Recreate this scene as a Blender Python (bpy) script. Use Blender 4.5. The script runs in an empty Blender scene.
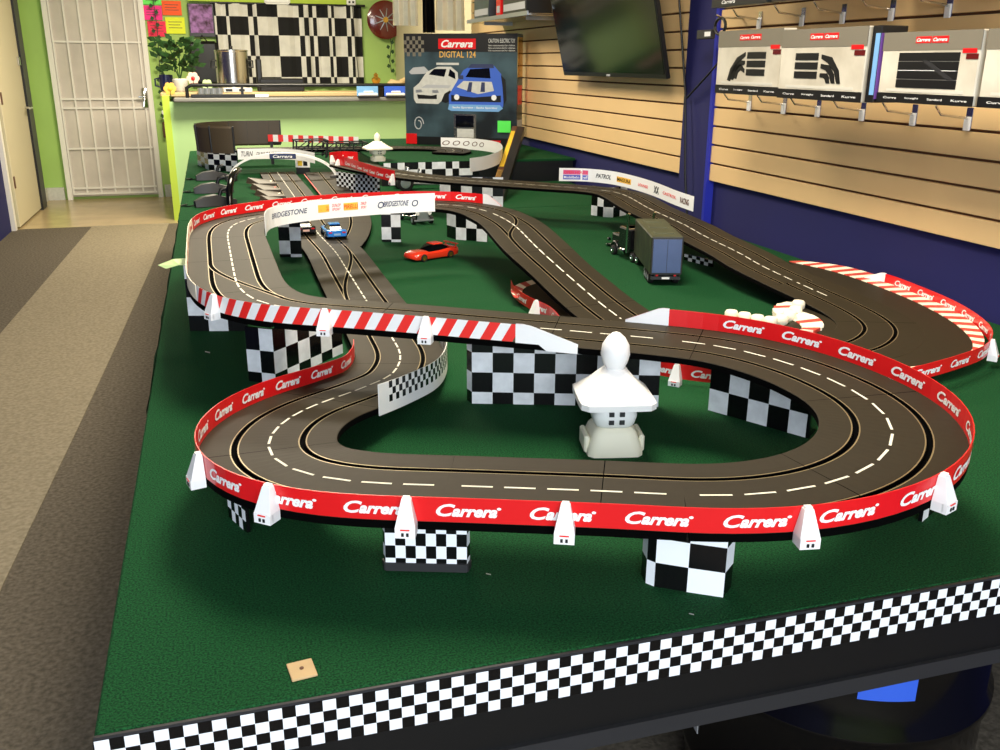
import bpy, math, random
import numpy as np
from mathutils import Vector, Matrix
random.seed(7)
sc = bpy.context.scene
C = sc.collection
T = 0.75                      # height of the turf above the floor
PI = math.pi

# ------------------------------------------------------------------ camera
CF, CPITCH, CROLL, CYAW = 932.5, 0.3230, 0.0061, 0.2931
CH = 0.66
_cp, _sp = math.cos(CPITCH), math.sin(CPITCH)
_fw = np.array([math.sin(CYAW)*_cp, math.cos(CYAW)*_cp, -_sp])
_r = np.array([math.cos(CYAW), -math.sin(CYAW), 0.0])
_u = np.cross(_r, _fw)
_r2 = _r*math.cos(CROLL)+_u*math.sin(CROLL)
_u2 = -_r*math.sin(CROLL)+_u*math.cos(CROLL)
cam_d = bpy.data.cameras.new('camera'); cam = bpy.data.objects.new('camera', cam_d); C.objects.link(cam)
cam.matrix_world = Matrix(((_r2[0], _u2[0], -_fw[0], 0), (_r2[1], _u2[1], -_fw[1], 0), (_r2[2], _u2[2], -_fw[2], T+CH), (0, 0, 0, 1)))
cam_d.sensor_width = 36; cam_d.lens = CF/1000*36; cam_d.clip_start = 0.02; cam_d.clip_end = 60
sc.camera = cam

# ------------------------------------------------------------------ light
w = bpy.data.worlds.new('world'); sc.world = w; w.use_nodes = True
w.node_tree.nodes['Background'].inputs[0].default_value = (0.75, 0.85, 1.0, 1)
w.node_tree.nodes['Background'].inputs[1].default_value = 0.12
def area(name, loc, target, sx, sy, power, col):
    l = bpy.data.lights.new(name, 'AREA'); l.shape = 'RECTANGLE'; l.size = sx; l.size_y = sy; l.energy = power; l.color = col
    o = bpy.data.objects.new(name, l); C.objects.link(o); o.location = loc
    o.rotation_euler = (Vector(target)-Vector(loc)).to_track_quat('-Z', 'Y').to_euler()
    return o
area('shopfront_daylight', (-0.6, -2.6, 1.7), (0.9, 3.0, 0.9), 3.6, 1.9, 190, (0.86, 0.93, 1.0))
area('ceiling_light_near', (0.7, 2.0, 2.66), (0.9, 2.0, 0), 1.2, 0.6, 58, (1.0, 0.90, 0.74))
area('ceiling_light_middle', (0.3, 4.8, 2.66), (0.3, 4.8, 0), 1.2, 0.6, 60, (1.0, 0.88, 0.68))
area('ceiling_light_rear', (0.3, 8.2, 2.66), (0.3, 8.4, 0), 1.2, 0.6, 115, (1.0, 0.88, 0.68))
sc.view_settings.view_transform = 'Standard'; sc.view_settings.look = 'None'
sc.view_settings.gamma = 1; sc.view_settings.use_curve_mapping = False
sc.view_settings.exposure = 0.40

# ------------------------------------------------------------------ helpers
def at(px, py, h=0.0):
    d = px-500, py-375
    v = _r2*d[0]-_u2*d[1]+_fw*CF
    t = (h-CH)/v[2]
    return (v[0]*t, v[1]*t, T+h)
def S2L(c):
    return tuple(((x/255)/12.92 if x/255 <= 0.04045 else ((x/255+0.055)/1.055)**2.4) for x in c)
MATS = {}
def mat(name, rgb, rough=0.5, metal=0.0, var=0.0, scale=30.0, bump=0.0, emit=0.0, spec=0.5, coat=0.0, rgb2=None, trans=0.0, coord='Object'):
    m = bpy.data.materials.new(name); m.use_nodes = True; nt = m.node_tree; b = nt.nodes['Principled BSDF']
    c = S2L(rgb)
    b.inputs['Base Color'].default_value = (*c, 1); b.inputs['Roughness'].default_value = rough
    b.inputs['Metallic'].default_value = metal; b.inputs['Specular IOR Level'].default_value = spec
    b.inputs['Coat Weight'].default_value = coat
    if trans: b.inputs['Transmission Weight'].default_value = trans
    if emit: b.inputs['Emission Color'].default_value = (*c, 1); b.inputs['Emission Strength'].default_value = emit
    if var or bump:
        tc = nt.nodes.new('ShaderNodeTexCoord'); n = nt.nodes.new('ShaderNodeTexNoise'); n.inputs['Scale'].default_value = scale; n.inputs['Detail'].default_value = 6
        nt.links.new(tc.outputs[coord], n.inputs['Vector'])
        if var:
            r = nt.nodes.new('ShaderNodeValToRGB'); c2 = S2L(rgb2) if rgb2 else tuple(x*(1-var) for x in c)
            r.color_ramp.elements[0].position = 0.35; r.color_ramp.elements[1].position = 0.65
            r.color_ramp.elements[0].color = (*c2, 1); r.color_ramp.elements[1].color = (*c, 1)
            nt.links.new(n.outputs['Fac'], r.inputs['Fac']); nt.links.new(r.outputs['Color'], b.inputs['Base Color'])
        if bump:
            bp = nt.nodes.new('ShaderNodeBump'); bp.inputs['Strength'].default_value = bump; bp.inputs['Distance'].default_value = 0.003
            nt.links.new(n.outputs['Fac'], bp.inputs['Height']); nt.links.new(bp.outputs['Normal'], b.inputs['Normal'])
    MATS[name] = m
    return m
mat('turf', (29, 88, 47), 0.95, var=1, scale=380, bump=1.0, rgb2=(10, 44, 23), spec=0.12)
mat('road', (44, 38, 26), 0.55, var=0.10, scale=60, bump=0.04, spec=0.16)
mat('road_brown', (70, 60, 46), 0.5, spec=0.4)
mat('rail', (158, 142, 108), 0.35, metal=0.6)
mat('slot', (4, 4, 4), 0.95, spec=0.03)
mat('black', (10, 10, 11), 0.4); mat('black_gloss', (6, 6, 7), 0.12); mat('dark_grey', (38, 38, 40), 0.45)
mat('white', (238, 238, 236), 0.4); mat('white_dull', (205, 205, 198), 0.6, var=0.12, scale=40)
mat('white_marble', (234, 238, 241), 0.35, var=0.18, scale=35)
mat('check_black', (9, 9, 10), 0.25); mat('check_white', (236, 240, 244), 0.35)
mat('red', (215, 22, 26), 0.3, spec=0.5); mat('stripe_red', (232, 40, 32), 0.4)
mat('cream', (250, 240, 214), 0.55); mat('ceramic', (240, 236, 214), 0.5)
mat('dash', (225, 222, 205), 0.6)
mat('blue_wall', (18, 19, 84), 0.75, var=0.08, scale=4); mat('blue_wall_lit', (30, 40, 160), 0.5)
mat('green_wall', (168, 202, 112), 0.75, var=0.06, scale=3); mat('lime_wall', (178, 206, 70), 0.75)
mat('green_counter', (168, 204, 142), 0.6, var=0.05, scale=2)
mat('wood_slat', (232, 196, 140), 0.5, var=0.07, scale=2.5); mat('groove', (88, 54, 28), 0.8)
mat('carpet', (106, 98, 86), 0.97, var=1, scale=70, bump=0.6, rgb2=(80, 74, 64), spec=0.1)
mat('carpet_light', (146, 136, 116), 0.97, var=1, scale=60, bump=0.6, rgb2=(126, 117, 98), spec=0.1)
mat('tile', (176, 156, 118), 0.25, var=0.15, scale=5)
mat('beige', (206, 196, 166), 0.55); mat('door_white', (238, 234, 226), 0.45); mat('mesh_grey', (216, 208, 198), 0.6, var=0.22, scale=3.0)
mat('ceiling_tile', (225, 222, 212), 0.9)
mat('steel', (190, 186, 178), 0.22, metal=1.0); mat('chrome', (215, 215, 215), 0.12, metal=1.0); mat('gold', (205, 160, 70), 0.25, metal=0.9)
mat('glass_dark', (8, 10, 12), 0.05, spec=0.8); mat('screen', (4, 6, 5), 0.12, spec=0.35)
mat('car_blue', (48, 136, 226), 0.2, coat=0.6); mat('car_black', (16, 16, 18), 0.2, coat=0.5); mat('car_orange', (235, 56, 30), 0.25, coat=0.6)
mat('silver', (170, 175, 180), 0.3, metal=0.6); mat('rubber', (14, 14, 14), 0.8)
mat('trailer_side', (62, 66, 42), 0.45, var=1, scale=30, rgb2=(24, 26, 20)); mat('trailer_back', (74, 92, 134), 0.35, var=0.2, scale=8); mat('trailer_roof', (70, 74, 50), 0.5, var=0.3, scale=12)
mat('plywood', (196, 166, 120), 0.7, var=0.1, scale=30); mat('brown_wood', (92, 54, 30), 0.5)
mat('kerb_pink', (206, 70, 56), 0.5)
mat('yellow', (236, 196, 50), 0.5); mat('tape_green', (200, 226, 160), 0.6); mat('label_blue', (50, 96, 214), 0.5); mat('label_grey', (176, 178, 180), 0.6)
mat('pirelli', (244, 186, 70), 0.5); mat('sign_pink', (214, 92, 148), 0.5); mat('sign_blue', (70, 82, 190), 0.5); mat('sign_navy', (40, 50, 90), 0.5)
mat('note_magenta', (255, 50, 150), 0.7); mat('note_orange', (255, 96, 40), 0.7); mat('note_red', (248, 50, 90), 0.7); mat('note_yellow', (235, 245, 50), 0.7); mat('note_green', (120, 250, 110), 0.7)
mat('leaf', (36, 78, 26), 0.6, var=0.5, scale=30); mat('flower_pink', (232, 190, 176), 0.6); mat('flower_purple', (168, 120, 186), 0.7, var=1, scale=18, rgb2=(60, 30, 50)); mat('flower_yellow', (226, 180, 80), 0.6)
mat('wheel_red', (96, 26, 20), 0.18, coat=0.6); mat('box_dark', (24, 30, 34), 0.3, var=0.5, scale=3, rgb2=(70, 92, 100)); mat('box_grey', (212, 206, 190), 0.3, var=1, scale=5, rgb2=(176, 168, 150)); mat('box_light', (205, 202, 190), 0.3)
mat('box_top', (120, 114, 100), 0.3); mat('digital_orange', (220, 170, 80), 0.5); mat('purple', (110, 70, 150), 0.4)
mat('cloth_black', (16, 16, 18), 0.9); mat('curtain_white', (226, 224, 216), 0.85, var=0.15, scale=8)
mat('sky_blue', (120, 170, 220), 0.3); mat('cloth_white', (246, 242, 222), 0.8, var=0.2, scale=6); mat('mug_navy', (30, 36, 84), 0.3); mat('fluor_green', (90, 240, 90), 0.6); mat('bright_blue', (60, 100, 200), 0.4)
mat('light_blue_plastic', (150, 190, 225), 0.3); mat('grey_ledge', (120, 120, 116), 0.5); mat('tan', (190, 165, 120), 0.6)

def mesh(name, V, F, mats, mi=None, parent=None, smooth=None):
    me = bpy.data.meshes.new(name); me.from_pydata([tuple(map(float, v)) for v in V], [], F)
    for m in (mats if isinstance(mats, (list, tuple)) else [mats]): me.materials.append(MATS[m])
    if mi:
        me.polygons.foreach_set('material_index', mi)
    me.update()
    if smooth is not None:
        for p in me.polygons: p.use_smooth = True
        me.set_sharp_from_angle(angle=math.radians(smooth))
    o = bpy.data.objects.new(name, me); C.objects.link(o)
    if parent: o.parent = parent
    return o
def tag(o, label, cat, group=None, kind=None):
    o['label'] = label; o['category'] = cat
    if group: o['group'] = group
    if kind: o['kind'] = kind
    return o
def thing(name, label, cat, loc=(0, 0, 0), rz=0.0, group=None):
    o = bpy.data.objects.new(name, None); C.objects.link(o); o.location = loc; o.rotation_euler = (0, 0, rz); o.empty_display_size = 0.05
    return tag(o, label, cat, group)
def struct(o): o['kind'] = 'structure'; return o
class MB:
    def __init__(s): s.V = []; s.F = []; s.M = []
    def add(s, V, F, m=0):
        n = len(s.V); s.V += [tuple(v) for v in V]; s.F += [tuple(i+n for i in f) for f in F]; s.M += (list(m) if isinstance(m, (list, tuple)) else [m]*len(F)); return s
    def box(s, x0, x1, y0, y1, z0, z1, m=0, c=0.0, rz=0, piv=None):
        if c <= 0:
            V = [(x, y, z) for x in (x0, x1) for y in (y0, y1) for z in (z0, z1)]
            F = [(0, 1, 3, 2), (4, 6, 7, 5), (0, 4, 5, 1), (2, 3, 7, 6), (0, 2, 6, 4), (1, 5, 7, 3)]
        else:
            V = []; idx = {}
            for ix, x in enumerate((x0, x1)):
                for iy, y in enumerate((y0, y1)):
                    for iz, z in enumerate((z0, z1)):
                        sx, sy, sz = (1 if ix == 0 else -1), (1 if iy == 0 else -1), (1 if iz == 0 else -1)
                        idx[ix, iy, iz] = len(V); V += [(x, y+sy*c, z+sz*c), (x+sx*c, y, z+sz*c), (x+sx*c, y+sy*c, z)]
            F = []
            for ix in (0, 1):
                q = [idx[ix, a, b] for a, b in ((0, 0), (0, 1), (1, 1), (1, 0))]; F.append(q if ix == 0 else q[::-1])
            for iy in (0, 1):
                q = [idx[a, iy, b]+1 for a, b in ((0, 0), (1, 0), (1, 1), (0, 1))]; F.append(q if iy == 0 else q[::-1])
            for iz in (0, 1):
                q = [idx[a, b, iz]+2 for a, b in ((0, 0), (0, 1), (1, 1), (1, 0))]; F.append(q if iz == 0 else q[::-1])
            for a in (0, 1):
                for b in (0, 1):
                    F.append([idx[a, b, 0], idx[a, b, 1], idx[a, b, 1]+1, idx[a, b, 0]+1])
                    F.append([idx[a, 0, b], idx[a, 1, b], idx[a, 1, b]+2, idx[a, 0, b]+2])
                    F.append([idx[0, a, b]+1, idx[1, a, b]+1, idx[1, a, b]+2, idx[0, a, b]+2])
                    for d in (0, 1): F.append([idx[a, b, d], idx[a, b, d]+1, idx[a, b, d]+2])
        if rz:
            px, py = piv or ((x0+x1)/2, (y0+y1)/2); cs, sn = math.cos(rz), math.sin(rz)
            V = [(px+(v[0]-px)*cs-(v[1]-py)*sn, py+(v[0]-px)*sn+(v[1]-py)*cs, v[2]) for v in V]
        return s.add(V, F, m)
    def tube(s, pts, r, n=8, m=0, cap=True):
        pts = [Vector(p) for p in pts]; rs = r if isinstance(r, (list, tuple)) else [r]*len(pts)
        V = []; up = Vector((0, 0, 1)); prev = None
        for i, p in enumerate(pts):
            d = (pts[min(i+1, len(pts)-1)]-pts[max(i-1, 0)]).normalized()
            a = prev if prev else (up if abs(d.z) < 0.9 else Vector((1, 0, 0)))
            a = (a-d*a.dot(d)).normalized(); prev = a; b = d.cross(a)
            for k in range(n):
                t = 2*PI*k/n; V.append(p+(a*math.cos(t)+b*math.sin(t))*rs[i])
        F = [(i*n+k, i*n+(k+1) % n, (i+1)*n+(k+1) % n, (i+1)*n+k) for i in range(len(pts)-1) for k in range(n)]
        if cap: F += [tuple(range(n))[::-1], tuple((len(pts)-1)*n+k for k in range(n))]
        return s.add(V, F, m)
    def lathe(s, prof, cx=0, cy=0, cz=0, n=24, m=0, axis='z'):
        V = []
        for (r, z) in prof:
            for k in range(n):
                t = 2*PI*k/n; a, b = r*math.cos(t), r*math.sin(t)
                V.append((cx+a, cy+b, cz+z) if axis == 'z' else ((cx+z, cy+a, cz+b) if axis == 'x' else (cx+a, cy+z, cz+b)))
        F = [(i*n+k, i*n+(k+1) % n, (i+1)*n+(k+1) % n, (i+1)*n+k) for i in range(len(prof)-1) for k in range(n)]
        F += [tuple(range(n))[::-1], tuple((len(prof)-1)*n+k for k in range(n))]
        return s.add(V, F, m)
    def build(s, name, mats, parent=None, smooth=None): return mesh(name, s.V, s.F, mats, s.M, parent, smooth)
def bx(name, m, parent, x0, x1, y0, y1, z0, z1, c=0.0, **k): return MB().box(x0, x1, y0, y1, z0, z1, 0, c, **k).build(name, m, parent)

# text -> plain mesh data, italic and bold like a script logo
_tc = {}
def text_mesh(s, bold=0.02, shear=0.3):
    key = (s, bold, shear)
    if key in _tc: return _tc[key]
    cu = bpy.data.curves.new('t', 'FONT'); cu.body = s; cu.size = 1; cu.offset = bold; cu.shear = shear; cu.resolution_u = 3
    o = bpy.data.objects.new('t', cu); C.objects.link(o)
    dg = bpy.context.evaluated_depsgraph_get(); me = bpy.data.meshes.new_from_object(o.evaluated_get(dg))
    V = np.array([v.co[:2] for v in me.vertices]) if len(me.vertices) else np.zeros((1, 2)); F = [tuple(p.vertices) for p in me.polygons]
    C.objects.unlink(o); bpy.data.objects.remove(o); bpy.data.curves.remove(cu); bpy.data.meshes.remove(me)
    lo, hi = V.min(0), V.max(0)
    V = (V-lo)/(hi-lo)
    _tc[key] = (V, F); return V, F
def flat_text(name, s, m, parent, org, ux, uz, w, h, bold=0.02, shear=0.0):
    V, F = text_mesh(s, bold, shear); org, ux, uz = Vector(org), Vector(ux), Vector(uz)
    return mesh(name, [org+ux*(v[0]*w)+uz*(v[1]*h) for v in V], F, m, None, parent)
def quad(name, m, parent, org, ux, uz, w, h, t=0.0006):
    org, ux, uz = Vector(org), Vector(ux), Vector(uz); n = ux.cross(uz).normalized()*t
    P = [org, org+ux*w, org+ux*w+uz*h, org+uz*h]
    return mesh(name, P+[p+n for p in P], [(3, 2, 1, 0), (4, 5, 6, 7), (0, 1, 5, 4), (1, 2, 6, 5), (2, 3, 7, 6), (3, 0, 4, 7)], m, None, parent)

# ------------------------------------------------------------------ paths
class Path:
    def __init__(s, P, step=0.015, sm=0.05, lin=False):
        P = np.array(P, float)
        if len(P) > 2 and not lin:
            Q = [2*P[0]-P[1]]+list(P)+[2*P[-1]-P[-2]]; out = []
            for i in range(1, len(Q)-2):
                p0, p1, p2, p3 = Q[i-1:i+3]
                t0 = 0; t1 = t0+max(np.linalg.norm(p1-p0), 1e-6)**.5; t2 = t1+max(np.linalg.norm(p2-p1), 1e-6)**.5; t3 = t2+max(np.linalg.norm(p3-p2), 1e-6)**.5
                for t in np.linspace(t1, t2, 12, endpoint=False):
                    a1 = (t1-t)/(t1-t0)*p0+(t-t0)/(t1-t0)*p1; a2 = (t2-t)/(t2-t1)*p1+(t-t1)/(t2-t1)*p2; a3 = (t3-t)/(t3-t2)*p2+(t-t2)/(t3-t2)*p3
                    b1 = (t2-t)/(t2-t0)*a1+(t-t0)/(t2-t0)*a2; b2 = (t3-t)/(t3-t1)*a2+(t-t1)/(t3-t1)*a3
                    out.append((t2-t)/(t2-t1)*b1+(t-t1)/(t2-t1)*b2)
            out.append(P[-1]); P = np.array(out)
        s.set(P, step)
        if sm > 0 and len(s.P) > 6:
            n = max(1, int(sm/step)); k = np.exp(-0.5*(np.arange(-3*n, 3*n+1)/n)**2); k /= k.sum()
            m = 3*n; pad = np.vstack([2*s.P[0]-s.P[1:m+1][::-1] if len(s.P) > m+1 else np.repeat(s.P[:1], m, 0), s.P, 2*s.P[-1]-s.P[-m-1:-1][::-1] if len(s.P) > m+1 else np.repeat(s.P[-1:], m, 0)])
            s.set(np.array([np.convolve(pad[:, i], k, 'valid') for i in range(3)]).T, step)
    def set(s, P, step):
        d = np.r_[0, np.cumsum(np.linalg.norm(np.diff(P, axis=0), axis=1))]; n = max(2, int(round(d[-1]/step))+1); u = np.linspace(0, d[-1], n)
        s.P = np.array([np.interp(u, d, P[:, i]) for i in range(3)]).T; s.s = u; s.L = d[-1]
        g = np.gradient(s.P[:, :2], axis=0) if n > 2 else np.repeat((s.P[1]-s.P[0])[None, :2], 2, 0)
        g /= np.linalg.norm(g, axis=1)[:, None]; s.N = np.c_[-g[:, 1], g[:, 0]]     # left normal
    def q(s, u, off=0.0, dz=0.0):
        u = np.clip(u, 0, s.L); p = [np.interp(u, s.s, s.P[:, i]) for i in range(3)]; n = [np.interp(u, s.s, s.N[:, i]) for i in range(2)]
        return (p[0]+n[0]*off, p[1]+n[1]*off, p[2]+dz)
    def near(s, x, y): return s.s[np.argmin((s.P[:, 0]-x)**2+(s.P[:, 1]-y)**2)]
    def sub(s, u0, u1, off=0.0, dz=0.0, step=0.015):
        n = max(2, int(abs(u1-u0)/step)); return Path([s.q(u, off, dz) for u in np.linspace(u0, u1, n)], step, 0)
def px_path(L, **k): return Path([at(*p) for p in L], **k)

LW = 0.103
def proj_x(p):
    v = np.array(p)-np.array([0, 0, T+CH]); return (v@_r2)/(v@_fw)*CF+500
def strip(path, cols, mats_i, mb, z=0.0, u0=0, u1=None, cuts=()):
    u1 = path.L if u1 is None else u1; n = max(2, int((u1-u0)/0.015)); us = list(np.linspace(u0, u1, n)); V = []; F = []; M = []
    cuts = [c for c in cuts if c+0.0014 < u1]; us = sorted([u for u in us if not any(c-0.003 < u < c+0.0044 for c in cuts)]+[c for c in cuts]+[c+0.0014 for c in cuts]); n = len(us)
    for u in us:
        for o, dz in cols: V.append(path.q(u, o, dz+z))
    k = len(cols)
    for i in range(n-1):
        for j in range(k-1):
            F.append((i*k+j, (i+1)*k+j, (i+1)*k+j+1, i*k+j+1)); M.append(2 if us[i] in cuts else mats_i[j])
    mb.add(V, F, M)
def track(name, path, label, lanes=(-0.0505, 0.0505), half=LW, th=0.012, dash=True, group=None, seams=True, dash_range=None, seam_len=0.345):
    root = thing(name, label, 'race track', path.q(path.L/2), 0, group)
    inv = Vector(root.location)
    cols = [(-half, -th), (-half, -0.001), (-half+0.001, 0)]; mi = [2, 0]
    for o in sorted(lanes):
        cols += [(o-0.0068, 0), (o-0.0066, -0.0004), (o-0.0046, -0.0004), (o-0.0044, -0.001), (o-0.0032, -0.001), (o-0.0032, -0.006), (o+0.0032, -0.006), (o+0.0032, -0.001), (o+0.0044, -0.001), (o+0.0046, -0.0004), (o+0.0066, -0.0004), (o+0.0068, 0)]
        mi += [0, 0, 1, 2, 2, 2, 2, 2, 2, 2, 1, 0]
    cols += [(half-0.001, 0), (half, -0.001), (half, -th), (-half, -th)]; mi += [0, 0, 2, 2]
    mb = MB(); strip(path, cols, mi, mb, cuts=[x for x in np.arange(seam_len*0.6, path.L-0.05, seam_len)] if seams else ())
    k = len(cols); 
    for off in (0, len(mb.V)-k): mb.F.append(tuple(off+i for i in range(k-1))); mb.M.append(2)
    mb.V = [tuple(Vector(v)-inv) for v in mb.V]
    road = mb.build('roadway', ['road', 'rail', 'slot'], root)
    if dash:
        m = MB(); d0, d1 = dash_range or (0.02, path.L-0.05); u = d0
        while u < d1:
            strip(path, [(-0.002, 0), (0.002, 0)], [0], m, 0.0006, u, min(u+0.042, path.L)); u += 0.0575
        m.V = [tuple(Vector(v)-inv) for v in m.V]; m.build('lane_line', ['dash'], root)
    return root
def ribbon(path, h, t, ncol, nrow, fn, mats_, name, parent=None, z0=0.0, hfun=None, sub=None):
    """an upright sheet of thickness t along path; fn(col,row) picks the material of each square"""
    mb = MB(); kk = sub or max(1, int(path.L/ncol/0.02)); n = ncol*kk
    def H(u): return hfun(u) if hfun else h
    for side in (0, 1):
        off = t/2*(1 if side else -1); V = []; F = []; M = []
        for i in range(n+1):
            u = path.L*i/n
            for r in range(nrow+1): V.append(path.q(u, off, z0+H(u)*r/nrow))
        for i in range(n):
            for r in range(nrow):
                a = i*(nrow+1)+r; f = (a, a+nrow+1, a+nrow+2, a+1); F.append(f if not side else f[::-1]); M.append(fn(i//kk, r))
        mb.add(V, F, M)
    N = (n+1)*(nrow+1)
    for i in range(n):
        a = i*(nrow+1); b = a+nrow+1; e = nrow
        mb.F.append((a, a+N, b+N, b)); mb.M.append(0); mb.F.append((a+e, b+e, b+e+N, a+e+N)); mb.M.append(0)
    for a in (0, n*(nrow+1)):
        for r in range(nrow): mb.F.append((a+r, a+r+1, a+r+1+N, a+r+N)); mb.M.append(0)
    inv = parent.location if parent else Vector()
    mb.V = [tuple(Vector(v)-Vector(inv)) for v in mb.V]
    return mb.build(name, mats_, parent)
def bend_text(mb, path, s, u0, w, h, z0, off, flip, m=0, bold=0.025, shear=0.3):
    V, F = text_mesh(s, bold, shear); out = []
    for v in V:
        u = u0+(w*(1-v[0]) if flip else w*v[0]); out.append(path.q(u, off, z0+h*v[1]))
    mb.add(out, F, m)
def add_logo(mb, path, u0, w, h, z0, off, flip, m=0):
    # swash capital plus heavy italic small letters and a ring dot
    V, F = text_mesh('C', 0.03, 0.35); V2, F2 = text_mesh('arrera', 0.042, 0.35)
    def put(V, F, a, b, c, d):
        out = []
        for v in V:
            x = a+(b-a)*v[0]; u = u0+(w*(1-x) if flip else w*x); out.append(path.q(u, off, z0+h*(c+(d-c)*v[1])))
        mb.add(out, F, m)
    put(V, F, 0.0, 0.30, 0.0, 1.0); put(V2, F2, 0.24, 0.94, 0.0, 0.66)
    ring = [(0.5+0.5*math.cos(t), 0.5+0.5*math.sin(t)) for t in np.linspace(0, 2*PI, 10, endpoint=False)]
    put(np.array(ring), [tuple(range(10))], 0.93, 1.0, 0.62, 0.84)
POST = None
def post_mesh():
    mb = MB()
    # tapered clip: wide foot, narrow head, hollow window with two pegs
    def taper(w0, w1, y0, y1, h0, h1, y0b=None, y1b=None):
        y0b = y0 if y0b is None else y0b; y1b = y1 if y1b is None else y1b
        return [(-w0, y0, h0), (w0, y0, h0), (w0, y1, h0), (-w0, y1, h0), (-w1, y0b, h1), (w1, y0b, h1), (w1, y1b, h1), (-w1, y1b, h1)]
    Fq = [(3, 2, 1, 0), (4, 5, 6, 7), (0, 1, 5, 4), (1, 2, 6, 5), (2, 3, 7, 6), (3, 0, 4, 7)]
    mb.add(taper(0.0165, 0.0075, -0.020, 0, 0.018, 0.062, -0.009, 0), Fq)      # body leaning to the sheet
    mb.add(taper(0.0165, 0.0165, -0.021, -0.014, 0.0, 0.018), Fq)             # foot lip
    mb.add(taper(0.0165, 0.0165, -0.0145, 0.0, 0.0, 0.004), Fq)
    mb.add([(v[0]-0.0135, v[1], v[2]) for v in taper(0.003, 0.003, -0.016, 0, 0.004, 0.018)], Fq)
    mb.add([(v[0]+0.0135, v[1], v[2]) for v in taper(0.003, 0.003, -0.016, 0, 0.004, 0.018)], Fq)
    mb.add(taper(0.0065, 0.0055, -0.008, -0.001, 0.062, 0.066), Fq)
    for s in (-1, 1): mb.add([(v[0]+s*0.004, v[1], v[2]) for v in taper(0.002, 0.002, -0.0222, -0.021, 0.004, 0.010)], Fq, 1)
    mb.add(taper(0.0075, 0.0075, -0.0222, -0.021, 0.0145, 0.0165), Fq, 2)
    return mb
def fence(name, path, label, h=0.033, body='red', words=True, lw=0.081, pitch=0.116, posts=(), post_side=1, text_h=0.0172, ends=(), first=0.02, back=None, sides=(-1, 1), stripes=None, group=None, wt=None, tmat='white'):
    root = thing(name, label, 'barrier', path.q(path.L/2), 0, group); inv = Vector(root.location)
    def hf(u):
        x = h
        for e in ends:
            d = u if e == 0 else path.L-u; x = min(x, 0.003+h*min(1, d/0.075))
        return x
    if stripes:
        # slanted red stripes cut into the sheet itself
        mb = MB(); n = int(path.L/stripes)
        V = []; F = []; M = []; sl = h*0.55; t = 0.0015
        for side in (-1, 1):
            for i in range(n*2):
                ua, ub = stripes*i/2, stripes*(i+1)/2; Q = []
                for (a, z) in ((ua, 0), (ub, 0), (ub+sl, 1), (ua+sl, 1)): Q.append((a, z))
                m_ = 4; k0 = len(V)
                for j in range(m_+1):
                    f = j/m_; V.append(path.q(ua+(ub-ua)*f+sl, side*t/2, 0)); V.append(path.q(ua+(ub-ua)*f, side*t/2, h))
                for j in range(m_): F.append((k0+2*j, k0+2*j+2, k0+2*j+3, k0+2*j+1)); M.append(i % 2)
        mb.add(V, F, M); mb.V = [tuple(Vector(v)-inv) for v in mb.V]; mb.build('panel', ['stripe_red', 'white'], root)
    else:
        ribbon(path, h, 0.0015, max(1, int(path.L/0.03)), 1, lambda c, r: 0, [body], 'panel', root, 0, hf if ends else None)
    if words:
        for side in sides:
            u = first
            while u+lw < path.L-0.01:
                if not any((e == 0 and u < 0.085) or (e == 1 and u+lw > path.L-0.085) for e in ends):
                    # right side (-) reads along the path, left side (+) reads against it
                    m = MB(); add_logo(m, path, u, lw, text_h, h*0.24, side*0.0016, side > 0)
                    m.V = [tuple(Vector(v)-inv) for v in m.V]; m.build('lettering', [tmat], root)
                u += pitch
    for e in ends:
        m = MB(); L = 0.085
        for s in (-1, 1):
            V = []; F = []
            for j in range(9):
                u = L*j/8; uu = u if e == 0 else path.L-u; V += [path.q(uu, s*0.0022, -0.001), path.q(uu, s*0.0022, hf(uu)+0.001)]
            F = [(2*j, 2*j+2, 2*j+3, 2*j+1) for j in range(8)]; m.add(V, F)
        m.V = [tuple(Vector(v)-inv) for v in m.V]; m.build('end_ramp', ['white'], root)
    for u in posts:
        pm = post_mesh(); p = path.q(u, post_side*0.001); n = np.array([np.interp(u, path.s, path.N[:, i]) for i in range(2)])*post_side
        # local -y points outward
        X = Vector((n[1], -n[0], 0)); Yv = Vector((-n[0], -n[1], 0)); V = [tuple(Vector(p)+X*v[0]*-0.76+Yv*v[1]+Vector((0, 0, v[2]*0.74-0.0135))-inv) for v in pm.V]
        o = mesh('post', V, pm.F, ['white', 'black', 'stripe_red'], pm.M, root)
    return root
CK = lambda c, r: (c+r) % 2
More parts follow.
